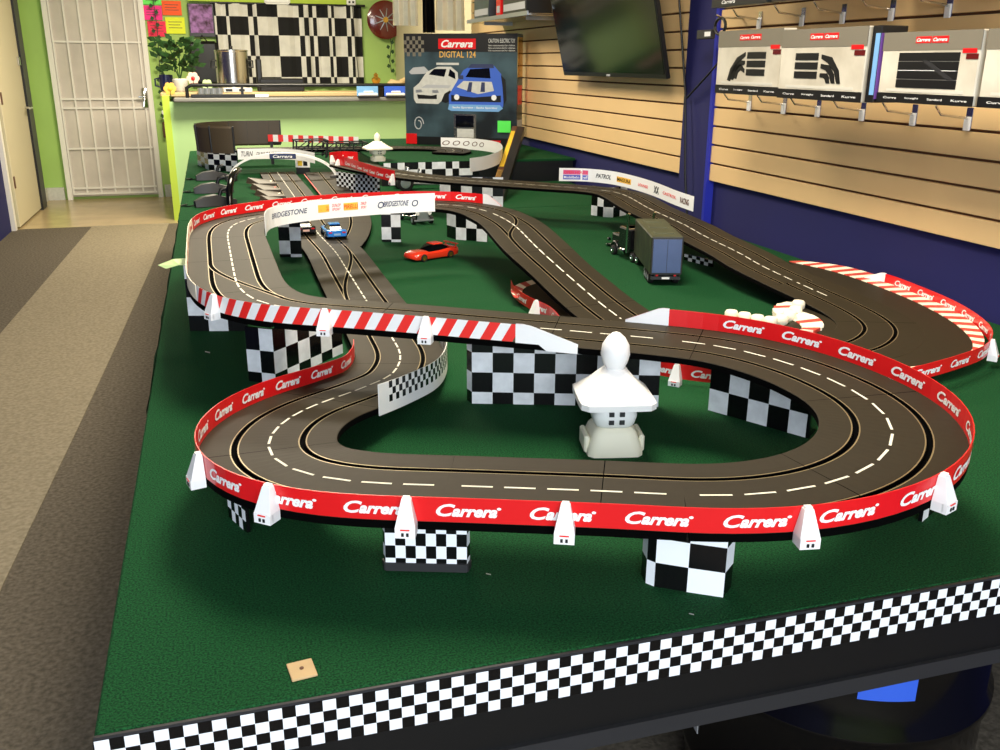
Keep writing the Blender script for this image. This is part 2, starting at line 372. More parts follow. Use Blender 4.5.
def check_support(px, ns, h, cell, label, mats_=('check_black', 'white_marble'), z=0.0, par=0, first=1.0, t=0.006, base=None):
    """folded board: px = foot corners, ns = squares per face, rows counted from the foot (first row may be cut)"""
    P = [Vector(at(p[0], p[1], z)) for p in px]; c0 = sum(P, Vector())/len(P)
    root = thing('track_support', label, 'track support', c0, 0)
    lv_ = [0.0, min(h, cell*first)]
    while lv_[-1] < h-1e-6: lv_.append(min(h, lv_[-1]+cell))
    mb = MB(); col = 0
    for i in range(len(P)-1):
        a, b = P[i]-c0, P[i+1]-c0; d = (b-a); n = Vector((d.y, -d.x, 0)).normalized()
        for k in range(ns[i]):
            p, q = a+d*(k/ns[i]), a+d*((k+1)/ns[i])
            for r in range(len(lv_)-1):
                za, zb = Vector((0, 0, lv_[r])), Vector((0, 0, lv_[r+1])); m_ = (col+r+par) % 2
                mb.add([p+za, q+za, q+zb, p+zb], [(0, 1, 2, 3)], m_)
                o_ = -n*t; mb.add([p+za+o_, q+za+o_, q+zb+o_, p+zb+o_], [(3, 2, 1, 0)], 0)
            zt = Vector((0, 0, h)); mb.add([p+zt, q+zt, q+zt-n*t, p+zt-n*t], [(0, 1, 2, 3)], 0)
            col += 1
        for e in (a, b): mb.add([e, e-n*t, e-n*t+Vector((0, 0, h)), e+Vector((0, 0, h))], [(0, 1, 2, 3)], 0)
    mb.build('checkered_board', list(mats_), root)
    if base:
        mb = MB()
        for i in range(len(P)-1):
            a, b = P[i]-c0, P[i+1]-c0; d = (b-a); n = Vector((d.y, -d.x, 0)).normalized()*.002; Z = Vector((0, 0, base))
            mb.add([a+n, b+n, b+n+Z, a+n+Z, a-n*3, b-n*3, b-n*3+Z, a-n*3+Z], [(0, 1, 2, 3), (7, 6, 5, 4), (3, 2, 6, 7), (0, 3, 7, 4), (1, 5, 6, 2)])
        mb.build('foot_strip', 'dark_grey', root)
    return root

# ================================================================== ROOM
WX = 2.05                     # right wall
struct(bx('floor', 'carpet', None, -1.75, 2.3, -3.0, 9.03, -0.02, 0))
o = MB(); o.add([(-1.094, 9.03, 0.004), (-0.442, 9.03, 0.004), (-0.50, 7.0, 0.004), (-0.56, 5.3, 0.004), (-0.62, 3.8, 0.004), (-0.68, 2.5, 0.004), (-0.80, -0.6, 0.004), (-1.42, -0.6, 0.004), (-1.26, 3.0, 0.004), (-1.188, 5.5, 0.004)], [tuple(range(10))[::-1]])
P_ = o.V; o.V = P_+[(a, b, 0) for a, b, c in P_]; o.F += [(i, (i+1) % 10, 10+(i+1) % 10, 10+i) for i in range(10)]; o.M += [0]*10
r_ = o.build('carpet_runner', 'carpet_light'); tag(r_, 'long light beige carpet runner lying on the dark carpet beside the table', 'carpet')
tl = bx('floor_tile', 'tile', None, -1.75, 2.3, 9.03, 11.0, -0.02, 0.001); struct(tl); tl.name = 'floor_rear'
struct(bx('ceiling', 'ceiling_tile', None, -1.75, 2.3, -3.0, 11.0, 2.72, 2.76))
struct(bx('wall_rear', 'green_wall', None, -1.75, 2.3, 10.94, 11.05, 0, 2.72))
struct(bx('wall_left', 'blue_wall', None, -1.85, -1.735, -3.0, 8.95, 0, 2.72))
struct(bx('wall_left_rear', 'green_wall', None, -1.85, -1.74, 8.95, 10.94, 0, 2.72)).name = 'wall_left.001'
struct(bx('wall_right', 'blue_wall', None, WX, WX+0.1, -3.0, 7.55, 0, 2.72)); struct(bx('wall_right_rear', 'beige', None, WX, WX+0.1, 7.55, 11.0, 0, 2.72)).name = 'wall_right.001'
struct(bx('wall_front', 'green_wall', None, -1.75, 2.15, -3.1, -3.0, 0, 0.5))
struct(bx('trim_1', 'door_white', None, -1.74, -1.70, 8.95, 9.02, 0, 2.3))
struct(bx('baseboard_rear', 'white_dull', None, -1.74, -1.55, 10.90, 10.94, 0, 0.13)); struct(bx('baseboard_rear.001', 'white_dull', None, -0.54, -0.36, 10.90, 10.94, 0, 0.13))
struct(bx('baseboard_left', 'white_dull', None, -1.74, -1.71, 10.45, 10.90, 0, 0.13))
# open beige door against the left wall
d = bpy.data.objects.new('door_1', None); C.objects.link(d); struct(d)
MB().box(-1.72, -1.68, 9.05, 10.2, 0.015, 2.06, 0, 0.004).build('door_panel', 'beige', d)
for z in (0.35, 1.05, 1.75): MB().box(-1.685, -1.672, 9.06, 9.10, z, z+0.10).build('hinge', 'brown_wood', d)
MB().tube([(-1.68, 10.12, 0.98), (-1.62, 10.12, 0.98)], 0.012).tube([(-1.62, 10.12, 0.98), (-1.62, 10.0, 0.98)], 0.011).build('door_handle', 'chrome', d, 60)
MB().box(-1.68, -1.66, 10.08, 10.15, 1.36, 1.44, 0, 0.004).build('deadbolt', 'chrome', d)
struct(bx('trim_2', 'black', None, -1.74, -1.66, 10.2, 10.44, 0, 2.1))
# white security door in the rear wall
d = bpy.data.objects.new('door_2', None); C.objects.link(d); struct(d); d.location = (-1.52, 10.94, 0)
W_ = 0.96
f = MB(); f.box(0, 0.05, -0.06, 0, 0, 2.12); f.box(W_-0.05, W_, -0.06, 0, 0, 2.12); f.box(0, W_, -0.06, 0, 2.07, 2.12); f.build('door_frame', 'door_white', d)
bx('door_panel', 'mesh_grey', d, 0.05, W_-0.05, -0.035, -0.01, 0.03, 2.07)
b = MB()
for x in (0.055, 0.19, 0.33, 0.47, 0.61, 0.75, 0.87): b.box(x, x+0.016, -0.055, -0.035, 0.05, 2.06)
for z in (0.05, 0.11, 0.52, 0.93, 1.02, 1.58, 2.03): b.box(0.055, 0.90, -0.058, -0.037, z, z+0.018)
b.build('door_bars', 'door_white', d)
h_ = MB().box(0.855, 0.905, -0.075, -0.055, 0.94, 1.14, 0, 0.004); h_.tube([(0.88, -0.07, 1.05), (0.88, -0.11, 1.05), (0.82, -0.11, 1.05)], 0.01); h_.build('door_handle', 'chrome', d, 50)
# slat panels on the right wall: one sheet each, with real grooves
def slatwall(nm, y0, y1, z0, z1):
    root = bpy.data.objects.new(nm, None); C.objects.link(root); struct(root); root.location = (WX, (y0+y1)/2, z0)
    m = MB(); z = 0.0; x0, x1 = -0.024, -0.001; L = (y1-y0)/2
    while z < z1-z0-0.01:
        m.box(x0, x1, -L, L, z, min(z+0.0685, z1-z0), 0, 0.0015); m.box(-0.010, x1, -L, L, z+0.0685, min(z+0.0766, z1-z0), 1); z += 0.0766
    m.build('slat_panel', ['wood_slat', 'groove'], root); return root
slatwall('trim_3', 0.2, 3.63, T+0.187, 2.5)
slatwall('trim_4', 3.90, 7.55, T+0.187, 2.5)
# blue column between the slat panels
co = bpy.data.objects.new('wall_right_column', None); co.name = 'trim_5'; C.objects.link(co); struct(co)
bx('column_face', 'blue_wall', co, WX-0.028, WX, 3.65, 3.90, 0, 2.72); bx('column_edge', 'blue_wall_lit', co, WX-0.036, WX, 3.63, 3.65, 0, 2.72)  # column's near side gets a brighter blue, its lit look put into the colour

# ================================================================== TABLE
TX0, TX1, TY0, TY1 = -0.17, 1.985, 0.877, 7.77
tb = thing('display_table', 'long table covered with green artificial turf, checkered tape along its front edge', 'table', (1, 4, 0))
inv = Vector(tb.location)
def tbx(nm, m, x0, x1, y0, y1, z0, z1, c=0): return bx(nm, m, tb, x0-1, x1-1, y0-4, y1-4, z0, z1, c)
tbx('turf_top', 'turf', TX0, TX1, TY0+0.003, 4.29, T-0.012, T, 0.003)
tbx('turf_top', 'turf', TX0-0.004, TX1, 4.295, TY1, T-0.012, T, 0.003)
m = MB(); 
V = []; nn = 60                         # turf hanging over the left edge, a little wavy
for i in range(nn+1):
    y = 1.95+(TY1-1.95)*i/nn; k = 0.006*math.sin(i*1.3)+0.004*math.sin(i*2.9)
    V += [(TX0-0.001, y, T-0.001), (TX0-0.010+k*0.3, y, T-0.03), (TX0-0.012+k, y, T-0.085+k)]
m.add([(a-1, b-4, c) for a, b, c in V], [(3*i+j, 3*i+3+j, 3*i+4+j, 3*i+1+j) for i in range(nn) for j in (0, 1)]); m.build('turf_overhang', 'turf', tb)
tbx('frame', 'black', TX0+0.004, TX1, TY0+0.012, TY1-0.01, T-0.128, T-0.012)
tbx('frame_lip', 'dark_grey', TX0+0.0, TX1, TY0+0.006, TY1, T-0.152, T-0.128)
tbx('edge_strip', 'dark_grey', TX0, TX1, TY0-0.001, TY0+0.0028, T-0.010, T-0.001)
p = Path([(TX0, TY0-0.001, T-0.0605), (TX1, TY0-0.001, T-0.0605)], 0.05, 0)
ribbon(p, 0.056, 0.002, 148, 4, lambda c, r: (c+r) % 2, ['check_black', 'check_white'], 'checkered_tape', tb)
p = Path([(TX0-0.001, 1.95, T-0.066), (TX0-0.001, TY0, T-0.066)], 0.05, 0)
ribbon(p, 0.056, 0.002, 74, 4, lambda c, r: (c+r+1) % 2, ['check_black', 'check_white'], 'checkered_tape', tb)
for y in (4.2, 7.4):
    for x in (0.1, 1.8): tbx('leg', 'dark_grey', x-0.03, x+0.03, y-0.03, y+0.03, 0, T-0.152)
# raised turf platform at the rear
pf = thing('raised_platform', 'low turf-covered platform raised at the far right end of the table', 'platform', (1.45, 6.4, T))
PX0, PX1, PY0, PY1, PH = 0.88, 2.04, 5.25, 6.95, 0.13
bx('turf_top', 'turf', pf, PX0-1.45, PX1-1.45, PY0-6.4, PY1-6.4, PH-0.012, PH); bx('base', 'black', pf, PX0-1.44, PX1-1.46, PY0-6.39, PY1-6.41, 0.0, PH-0.012)
p = Path([(PX0+0.02, PY0-0.004, T+0.05), (1.45, PY0-0.004, T+0.05)], 0.05, 0)
ribbon(p, 0.078, 0.004, 14, 2, lambda c, r: (c+r+(c//4)) % 2, ['check_black', 'white_marble'], 'checkered_board', pf)
# drum under the table
dr = thing('oil_drum', 'glossy black steel drum standing under the front edge of the table', 'drum', (1.05, 1.27, 0))
R = 0.262; prof = [(R-0.01, 0), (R+0.006, 0.004), (R+0.006, 0.02), (R, 0.026)]
for zc in (0.16, 0.36): prof += [(R, zc-0.02), (R+0.010, zc-0.006), (R+0.010, zc+0.006), (R, zc+0.02)]
prof += [(R, 0.555), (R+0.008, 0.562), (R+0.008, 0.58), (R-0.004, 0.585), (R-0.012, 0.57)]
MB().lathe(prof, n=64).build('barrel', 'black_gloss', dr, 40)
def drum_label(nm, m_, a0, a1, z0, z1):
    P = Path([((R+0.0012)*math.cos(a), (R+0.0012)*math.sin(a), z0) for a in np.linspace(a0, a1, 10)], 0.01, 0); ribbon(P, z1-z0, 0.001, 8, 1, lambda c, r: 0, [m_], nm, None).parent = dr
drum_label('blue_sticker', 'label_blue', -2.09, -1.74, 0.44, 0.535); drum_label('grey_sticker', 'label_grey', -3.46, -3.24, 0.20, 0.34)
bx('wooden_block', 'dark_grey', dr, -0.10, 0.10, -0.10, 0.10, 0.57, T-0.153)

# ================================================================== TRACKS
z_main = 0.022
ctr = [(277, 172, z_main), (295, 197.6, z_main), (317, 232, z_main), (335.5, 252, z_main), (347, 270, z_main), (359, 289, z_main), (368, 303, z_main), (382, 322, .024), (394, 341, .026), (398.8, 349, .028), (400.8, 358.4, .032), (398, 366.4, .036), (390.4, 376, .042), (373.6, 383.5, .050), (355, 391, .058), (333.6, 398.4, .067), (313, 406, .076), (295.4, 414.4, .086), (281, 424, .095), (272, 434, .102), (267.6, 444, .108), (269.6, 454.4, .112), (278, 462.4, .115), (293, 470.4, .118), (316, 476.6, .12), (344, 481, .12), (378, 483.6, .12), (450, 485.8, .12), (526, 488.5, .12), (606, 491.4, .122), (647, 493.4, .124), (690, 495.6, .126), (734, 495.8, .128), (776, 493, .131), (812, 487.6, .133), (845.6, 478.6, .136), (869, 468, .139), (885, 456, .141), (892.6, 443, .144), (893.4, 429.6, .147), (887, 416.4, .150), (874, 404, .152), (856.4, 392, .155), (835, 381.6, .157), (812, 371.6, .159), (784, 362, .161), (755.4, 354, .163), (726.6, 347.6, .165), (697, 343, .167), (667.7, 340, .169), (640, 337, .171), (610, 334.5, .173), (560, 330, .176), (500, 325, .18), (430, 319, .184), (350, 313, .189), (300, 309.5, .192), (270, 304.8, .193), (254, 299.5, .194), (243, 292, .195), (237, 284, .195), (233.5, 270, .195), (231, 256.8, .195), (228.8, 244, .194), (227.6, 236, .193), (229, 229.6, .192), (235, 224, .191), (244, 220.8, .190), (253, 218.4, .189), (300, 211.5, .186), (350, 207, .184), (400, 204.6, .182), (441, 204.5, .18), (469, 207, .177), (491, 212.5, .172), (510.4, 222.4, .164), (541.6, 252, .140), (575, 281.8, .09), (598, 301.6, .062), (622, 319.5, .045)]
full = px_path(ctr, sm=0.035)
def U(path, px, py, z): p = at(px, py, z); return path.near(p[0], p[1])
uA = U(full, 372, 308, .023); uB = U(full, 450, 485.8, .12); uC = U(full, 690, 495.6, .126); uD = U(full, 667, 340, .169); uE = U(full, 300, 309.5, .192); uF = U(full, 350, 207, .184); uG = U(full, 491, 212.5, .172)
HW = 0.105
track('straight_track', full.sub(0, uA), 'ground-level straight track carrying the blue car and black car', group=None)
track('curved_track', full.sub(uA, uB), 'left end of the front loop, climbing track with red fence around it')
track('straight_track', full.sub(uB, uC), 'front straight of the loop, track behind the lower red fence')
track('curved_track', full.sub(uC, uD), 'right end of the front loop, wide dark track curve nearest the camera')
track('bridge_track', full.sub(uD, uE), 'raised bridge track crossing above the middle of the turf with striped barrier')
track('curved_track', full.sub(uE, uF), 'high track corner at the left table edge above the turf')
track('bridge_track', full.sub(uF, uG), 'raised track behind the long white advertising board')
# descending diagonal continues into the hairpin below the bridge
w_end = at(622, 319.5, .045)
hp = [at(491, 212.5, .172), at(510.4, 222.4, .164), at(541.6, 252, .140), at(575, 281.8, .09), at(598, 301.6, .062), w_end]
pxy = lambda x, y, z: (x, y, T+z)
low = [pxy(.963, 2.02, .038), pxy(.992, 1.93, .035), pxy(1.06, 1.86, .034), pxy(1.16, 1.815, .034), pxy(1.28, 1.795, .034)]
hp += low+[at(840, 349.5, .034), at(862, 345.5, .034), at(876, 338, .034), at(881, 329, .034), at(873, 319.5, .036), at(857, 310, .04), at(837.7, 300.7, .046), at(798, 283, .06), at(758, 264, .075), at(743, 255, .082), at(700.4, 234, .10), at(688, 226.6, .106), at(650, 209, .125), at(617.7, 192.8, .145), at(590, 188.8, .152), at(558, 186.5, .157), at(500, 182.5, .16), at(440, 178.4, .16), at(400, 174, .158), at(370, 168.5, .156), at(348, 163.5, .155)]
low_p = Path(hp, sm=0.03)
uH = U(low_p, 622, 319.5, .045); uI = U(low_p, 798, 283, .06); uJ = U(low_p, 590, 188.8, .152)
track('ramp_track', low_p.sub(0.0, uH), 'diagonal track descending from the rear left bridge towards the front right', dash_range=(0.02, uH))
track('hairpin_track', low_p.sub(uH, uI), 'hairpin track at the right table edge inside the red fence', lanes=(-0.036, 0.036), dash_range=(low_p.sub(uH, uI).L-0.13, low_p.sub(uH, uI).L))
track('ramp_track', low_p.sub(uI, uJ), 'long track climbing along the blue wall behind the toy truck')
track('bridge_track', low_p.sub(uJ, low_p.L), 'far raised track crossing the turf seen almost edge on')

def crossover(root, path, u0, u1, o0, o1):
    n = 26; V = []; mb = MB(); inv = Vector(root.location)
    C_ = [(u0+(u1-u0)*i/n, o0+(o1-o0)*(0.5-0.5*math.cos(PI*i/n))) for i in range(n+1)]
    P = [Vector(path.q(u, o, 0)) for u, o in C_]
    for lo, hi, m_, z in ((-.0066, -.0046, 1, .0004), (-.0046, .0046, 0, .0002), (.0046, .0066, 1, .0004)):
        V = []
        for i, p in enumerate(P):
            d = P[min(i+1, n)]-P[max(i-1, 0)]; nn = Vector((-d.y, d.x, 0)).normalized()
            for k in (lo, hi): V.append(p+nn*k+Vector((0, 0, z))-inv)
        mb.add(V, [(2*i, 2*i+2, 2*i+3, 2*i+1) for i in range(n)], m_)
    mb.build('crossover_slot', ['slot', 'rail'], root)
TR = {}
for o_ in list(C.objects):
    if o_.name.split('.')[0] in ('straight_track', 'curved_track', 'bridge_track', 'ramp_track') and o_.get('label'): TR[o_['label'][:14]] = o_
# brown shoulders and kerbs of the hairpin
def plate(name, pts, z, th, m, parent=None, inv=(0, 0, 0)):
    n = len(pts); V = [(p[0]-inv[0], p[1]-inv[1], T+z-inv[2]) for p in pts]+[(p[0]-inv[0], p[1]-inv[1], T+z-th-inv[2]) for p in pts]
    return mesh(name, V, [tuple(range(n))[::-1] if area2(pts) < 0 else tuple(range(n)), tuple(range(n, 2*n)) if area2(pts) < 0 else tuple(range(n, 2*n))[::-1]]+[(i, (i+1) % n, n+(i+1) % n, n+i) for i in range(n)], m, None, parent)
def area2(p): return sum(p[i][0]*p[(i+1) % len(p)][1]-p[(i+1) % len(p)][0]*p[i][1] for i in range(len(p)))
zs = 0.0325
outer_px = [(789, 262), (830, 271), (870, 284), (910, 300), (940, 315), (962, 330), (973, 345), (968, 355), (945, 362), (905, 369)]
kerb_px = [(797, 262), (840, 267), (880, 278), (920, 294), (952, 311), (975, 327), (984, 341), (979, 354), (955, 364), (912, 374)]
fence_px = [(862, 279, .03), (885, 284.5, .03), (920, 298, .03), (953, 313, .03), (978, 329, .03), (990, 343, .03), (984, 358, .03), (960, 368, .03), (930, 377, .03), (900, 384, .02)]
sh = thing('track_shoulder', 'wide dark border plate around the outside of the right hairpin', 'track border', at(930, 340, zs))
op = Path([at(*p, zs) for p in outer_px], 0.02, 0.02); inner = []
for u in np.linspace(uH+0.45, uI, 24): inner.append(low_p.q(u, 0))
# which side is outside
c_ = at(930, 340, zs); uu = U(low_p, 881, 329, .034); sgn = 1 if (Vector(low_p.q(uu, 0.1))-Vector(c_)).length < (Vector(low_p.q(uu, -0.1))-Vector(c_)).length else -1
inner = [low_p.q(u, sgn*0.098) for u in np.linspace(U(low_p, 855, 347, .034)-0.05, U(low_p, 792, 281, .064), 30)]
poly = [(p[0], p[1]) for p in inner]+[(p[0], p[1]) for p in op.P]
plate('border_plate', poly, zs+0.001, 0.01, 'road', sh, sh.location)
kp = Path([at(*p, zs) for p in kerb_px], 0.02, 0.02)
mb = MB(); nk = 46
for i in range(nk):
    a = [op.q(op.L*(i/nk), 0, 0.003), op.q(op.L*((i+1)/nk), 0, 0.003), kp.q(kp.L*((i+1.4)/nk), 0, 0.006), kp.q(kp.L*((i+0.4)/nk), 0, 0.006)]
    mb.add([tuple(Vector(v)-sh.location) for v in a]+[tuple(Vector(v)-sh.location-Vector((0, 0, 0.008))) for v in a], [(0, 1, 2, 3), (4, 5, 6, 7), (3, 2, 6, 7), (0, 1, 5, 4)], i % 2)
mb.build('striped_kerb', ['kerb_pink', 'cream'], sh)
plate('border_plate', [at(*p, .0325)[:2] for p in ((800, 300), (832, 312), (852, 326), (850, 340), (835, 352), (775, 348), (786, 326), (803, 312))], .0325, .01, 'road', sh, sh.location)
# left shoulder with kerb below the diagonal
s2 = thing('track_shoulder', 'small curved border plate with red and white kerb below the diagonal track', 'track border', at(535, 300, .02))
inn = [(558, 284), (536, 284), (526, 288), (522, 294), (527, 301), (545, 312), (575, 327), (620, 328), (590, 300)]
ip = [at(x, y, .02) for x, y in inn]; plate('border_plate', [(p[0], p[1]) for p in ip], .021, .01, 'road', s2, s2.location)
a_ = Path([at(x, y, .02) for x, y in ((536, 284.5), (526, 288), (522, 294), (527, 301))], 0.01, 0); b_ = Path([at(x, y, .02) for x, y in ((532, 282.5), (518, 286.5), (511, 292), (514, 300))], 0.01, 0)
mb = MB()
for i in range(8):
    q = [a_.q(a_.L*i/8, 0, .003), a_.q(a_.L*(i+1)/8, 0, .003), b_.q(b_.L*(i+1)/8, 0, .008), b_.q(b_.L*i/8, 0, .008)]; mb.add([tuple(Vector(v)-s2.location) for v in q], [(0, 1, 2, 3)], (i//1) % 2)
mb.build('striped_kerb', ['cream', 'kerb_pink'], s2)
# kerb hook and blocks inside the hairpin
s3 = thing('track_kerb', 'curled red and cream kerb on the inner side of the hairpin', 'track border', at(798, 322, .03))
hk = Path([at(x, y, .035) for x, y in ((799, 303), (788, 303), (783, 308), (788, 314), (800, 317), (812, 325), (808, 331), (798, 331))], 0.006, 0.008)
mb = MB(); nk = 14
for i in range(nk):
    wd = 0.012+0.02*math.sin(PI*i/nk)
    q = [hk.q(hk.L*i/nk, -wd), hk.q(hk.L*(i+1)/nk, -wd), hk.q(hk.L*(i+1)/nk, wd, .006), hk.q(hk.L*i/nk, wd, .006)]; mb.add([tuple(Vector(v)-s3.location) for v in q]+[tuple(Vector(v)-s3.location-Vector((0, 0, .012))) for v in q], [(0, 1, 2, 3), (7, 6, 5, 4), (0, 1, 5, 4), (1, 2, 6, 5), (2, 3, 7, 6), (3, 0, 4, 7)], 1 if i % 3 else 0)
mb.build('striped_kerb', ['kerb_pink', 'cream'], s3)
tw = thing('tyre_wall', 'row of rounded cream barrier blocks standing behind the upper red fence', 'barrier', at(760, 322, .03))
for i, (x, y) in enumerate(((731, 319), (744, 321.5), (757, 324), (770, 326), (781, 324), (789, 320), (795, 315), (798, 309))):
    p = Vector(at(x, y, .03))-tw.location; r = 0.0175
    MB().lathe([(r*.8, 0), (r, .005), (r, .018), (r*.8, .023)], p.x, p.y, p.z, 14).build('block', 'cream', tw, 50)

# pit lane plate at the right of the main straight, stepped pit boxes at its left
mp = full.sub(0, uA)
pl = px_path([(319, 172, z_main), (340, 198, z_main), (349, 212, z_main-.001), (351, 224, z_main-.0015), (345, 238, z_main-.002), (338, 246, z_main-.002)], sm=0.04)
track('pit_lane', pl, 'pit lane track merging into the right side of the main straight', lanes=(-0.0001,), half=0.085, dash=False)
pb = thing('pit_boxes', 'brown stepped pit stop boxes with chamfered bays at the left of the main straight', 'pit stop', at(258, 200, z_main))
for i in range(5):
    p0 = at(246+i*4.2, 183+i*6.2, z_main); q = MB(); L_ = at(272+i*4, 183+i*6.2, z_main)[0]
    x0, y0 = p0[0]-pb.location.x, p0[1]-pb.location.y; x1 = L_-pb.location.x; dy = 0.14
    q.add([(x0, y0, 0), (x0+0.05, y0-dy, 0), (x1+0.02, y0-dy*1.05, 0), (x1, y0, 0), (x0+.012, y0, .03), (x0+0.062, y0-dy, .012), (x1+0.02, y0-dy*1.05, .012), (x1, y0, .012)], [(3, 2, 1, 0), (4, 5, 6, 7), (0, 1, 5, 4), (1, 2, 6, 5), (2, 3, 7, 6), (3, 0, 4, 7)]); q.build('bay', 'road_brown', pb)
    quad('bay_mark', 'kerb_pink' if i % 2 else 'cream', pb, (x1-0.03, y0-dy*0.7, .014), (1, 0, 0), (0.25, 1, 0), 0.02, 0.05, 0.001)
for k in range(3):
    rp = px_path([(303+k*7, 176, z_main), (318+k*7, 194, z_main)], sm=0)
rl = thing('pit_lane_line', 'thin red guide line painted between main straight and pit lane', 'marking', at(312, 186, z_main))
mb = MB(); pth = px_path([(304, 174, z_main+.001), (324, 199, z_main+.001)], sm=0); strip(pth, [(-.003, 0), (.003, 0)], [0], mb, 0.0008); mb.V = [tuple(Vector(v)-rl.location) for v in mb.V]; mb.build('red_line', 'kerb_pink', rl)

# ================================================================== FENCES
def fsub(path, u0, u1, off, dz=0.0): return path.sub(u0, u1, off, dz)
# outside of the loop: is it the right (-) or left (+) side?  test with a point south of the front straight
tp = Vector(at(600, 560, .12)); um = U(full, 606, 491.4, .122)
so = 1 if (Vector(full.q(um, .1))-tp).length < (Vector(full.q(um, -.1))-tp).length else -1
side_px = 1 if proj_x(full.q(U(full, 347, 270, z_main), .05)) > proj_x(full.q(U(full, 347, 270, z_main), -.05)) else -1
crossover(TR['ground-level s'], full, U(full, 333, 249, z_main), U(full, 367, 301, z_main), side_px*.0505, -side_px*.0505)
crossover(TR['high track cor'], full, U(full, 262, 302, .193), U(full, 231, 262, .195), so*.0505, -so*.0505)
crossover(TR['diagonal track'], low_p, U(low_p, 497, 214, .17), U(low_p, 528, 240, .15), -so*.0505, so*.0505)
f_start = U(full, 398.8, 349, .028)+0.02; f_end = U(full, 667.7, 340, .169)+0.092
fl = fsub(full, f_start, f_end, so*LW)
pp = [fl.near(*at(x, y, z)[:2]) for x, y, z in ((203, 478, .11), (272, 509, .115), (405, 522, .118), (563, 532, .12), (814, 536, .13), (943, 500, .138))]
fence('track_fence', fl, 'long red fence wrapped around the outside of the front loop', ends=(1,), posts=pp, post_side=so, first=0.109)
# striped barrier on the bridge front and around the corner (inner side of the loop = outer side of the corner)
s0 = U(full, 531, 327.6, .178); s1 = U(full, 243, 292, .195); s2u = U(full, 229, 229.6, .192); s3u = U(full, 481, 209, .175)
st = fsub(full, s0, s1-0.02, so*-LW)
ramp = full.sub(s0-0.105, s0+0.012, so*-LW, 0.0)
fp = [st.near(*at(x, y, z)[:2]) for x, y, z in ((426, 335, .184), (327, 328, .19), (228, 309, .195))]
fs = fence('track_fence', st, 'red and white diagonally striped barrier along the front of the bridge', words=False, stripes=0.040, posts=fp, post_side=-so)
m = MB(); L_ = ramp.L
for s_ in (-1, 1):
    V = []
    for j in range(9): u = L_*j/8; hh = 0.005+0.029*min(1, j/6.5); V += [ramp.q(u, s_*0.0024, -0.012 if j < 5 else -.001), ramp.q(u, s_*0.0024, hh)]
    m.add(V, [(2*j, 2*j+2, 2*j+3, 2*j+1) for j in range(8)])
m.V = [tuple(Vector(v)-fs.location) for v in m.V]; m.build('end_ramp', ['white'], fs)
lf = fsub(full, s1-0.02, s2u, so*-LW)
fence('track_fence', lf, 'pale cream-backed fence along the left table edge of the high corner', body='cream', sides=(so,) , tmat='red', first=0.02, pitch=0.13, posts=())
rf = fsub(full, s2u, s3u, so*-LW)
fence('track_fence', rf, 'red fence along the rear edge of the raised rear track', ends=(1,), first=0.02)
# long white advertising board on the inner side
bo0 = U(full, 244, 224, .19); bo1 = U(full, 428, 205, .181)
bpth = Path([at(266, 236, .18), at(267, 232, .18), at(272, 228, .18), at(285, 224.5, .18), at(320, 219.5, .18), at(360, 216, .18), at(400, 213, .18), at(435, 211.5, .18)], 0.01, 0.01)
bd = fence('advertising_board', bpth, 'long white advertising board with tyre brand lettering on the inner side of rear track', h=0.062, body='white', words=False)
mm = {}
def bt(s, u0, w, h, z, m_, bold=0.01, shear=0.2, side=None):
    mb = MB(); bend_text(mb, bpth, s, u0, w, h, z, -0.0018, False, 0, bold, shear); mb.V = [tuple(Vector(v)-bd.location) for v in mb.V]; mb.build('lettering', m_, bd)
def bblock(u0, w, z, h, m_):
    mb = MB(); strip(bpth, [(-0.0014, z), (-0.0014, z+h)], [0], mb, 0, u0, u0+w); mb.V = [tuple(Vector(v)-bd.location) for v in mb.V]; mb.build('printed_panel', m_, bd)
LB = bpth.L; e_ = lambda px: U(bpth, px, 216, .18)
bt('BRIDGESTONE', U(bpth, 268, 228, .18), e_(285)-U(bpth, 268, 228, .18), .016, .026, 'sign_navy')
bblock(e_(305), e_(323)-e_(305), .022, .024, 'pirelli'); bt('PIRELLI', e_(306), e_(322)-e_(306), .014, .027, 'stripe_red')
bt('DUNLOP', e_(327), e_(336)-e_(327), .010, .036, 'red'); bt('SPORT', e_(327), e_(336)-e_(327), .008, .024, 'red')
bblock(e_(341), e_(358)-e_(341), .022, .024, 'pirelli'); bt('PIRELLI', e_(342), e_(357)-e_(342), .014, .027, 'stripe_red')
bt('DUNLOP', e_(361), e_(370)-e_(361), .010, .036, 'red'); bt('SPORT', e_(361), e_(370)-e_(361), .008, .024, 'red')
bt('O', e_(382), .022, .022, .020, 'sign_navy'); bt('BRIDGESTONE', e_(389), e_(415)-e_(389), .018, .024, 'sign_navy', .02, .4); bt('O', e_(417), .022, .022, .020, 'sign_navy')
# white and black-checked barrier inside the S bend
cb = full.sub(U(full, 396, 345, .027), U(full, 331, 399.2, .069), -so*(LW+.001), -0.016)
cf = thing('checkered_fence', 'white curved fence with black checks at the inside of the S bend', 'barrier', cb.q(cb.L/2))
mc = max(8, int(cb.L/.0125))
ribbon(cb, 0.060, 0.0016, mc, 9, lambda c, r: 1 if (3 <= r <= 8 and 3 < c < mc-3 and (c+(r-3)//2) % 2 == 0) else 0, ['white', 'check_black'], 'panel', cf)
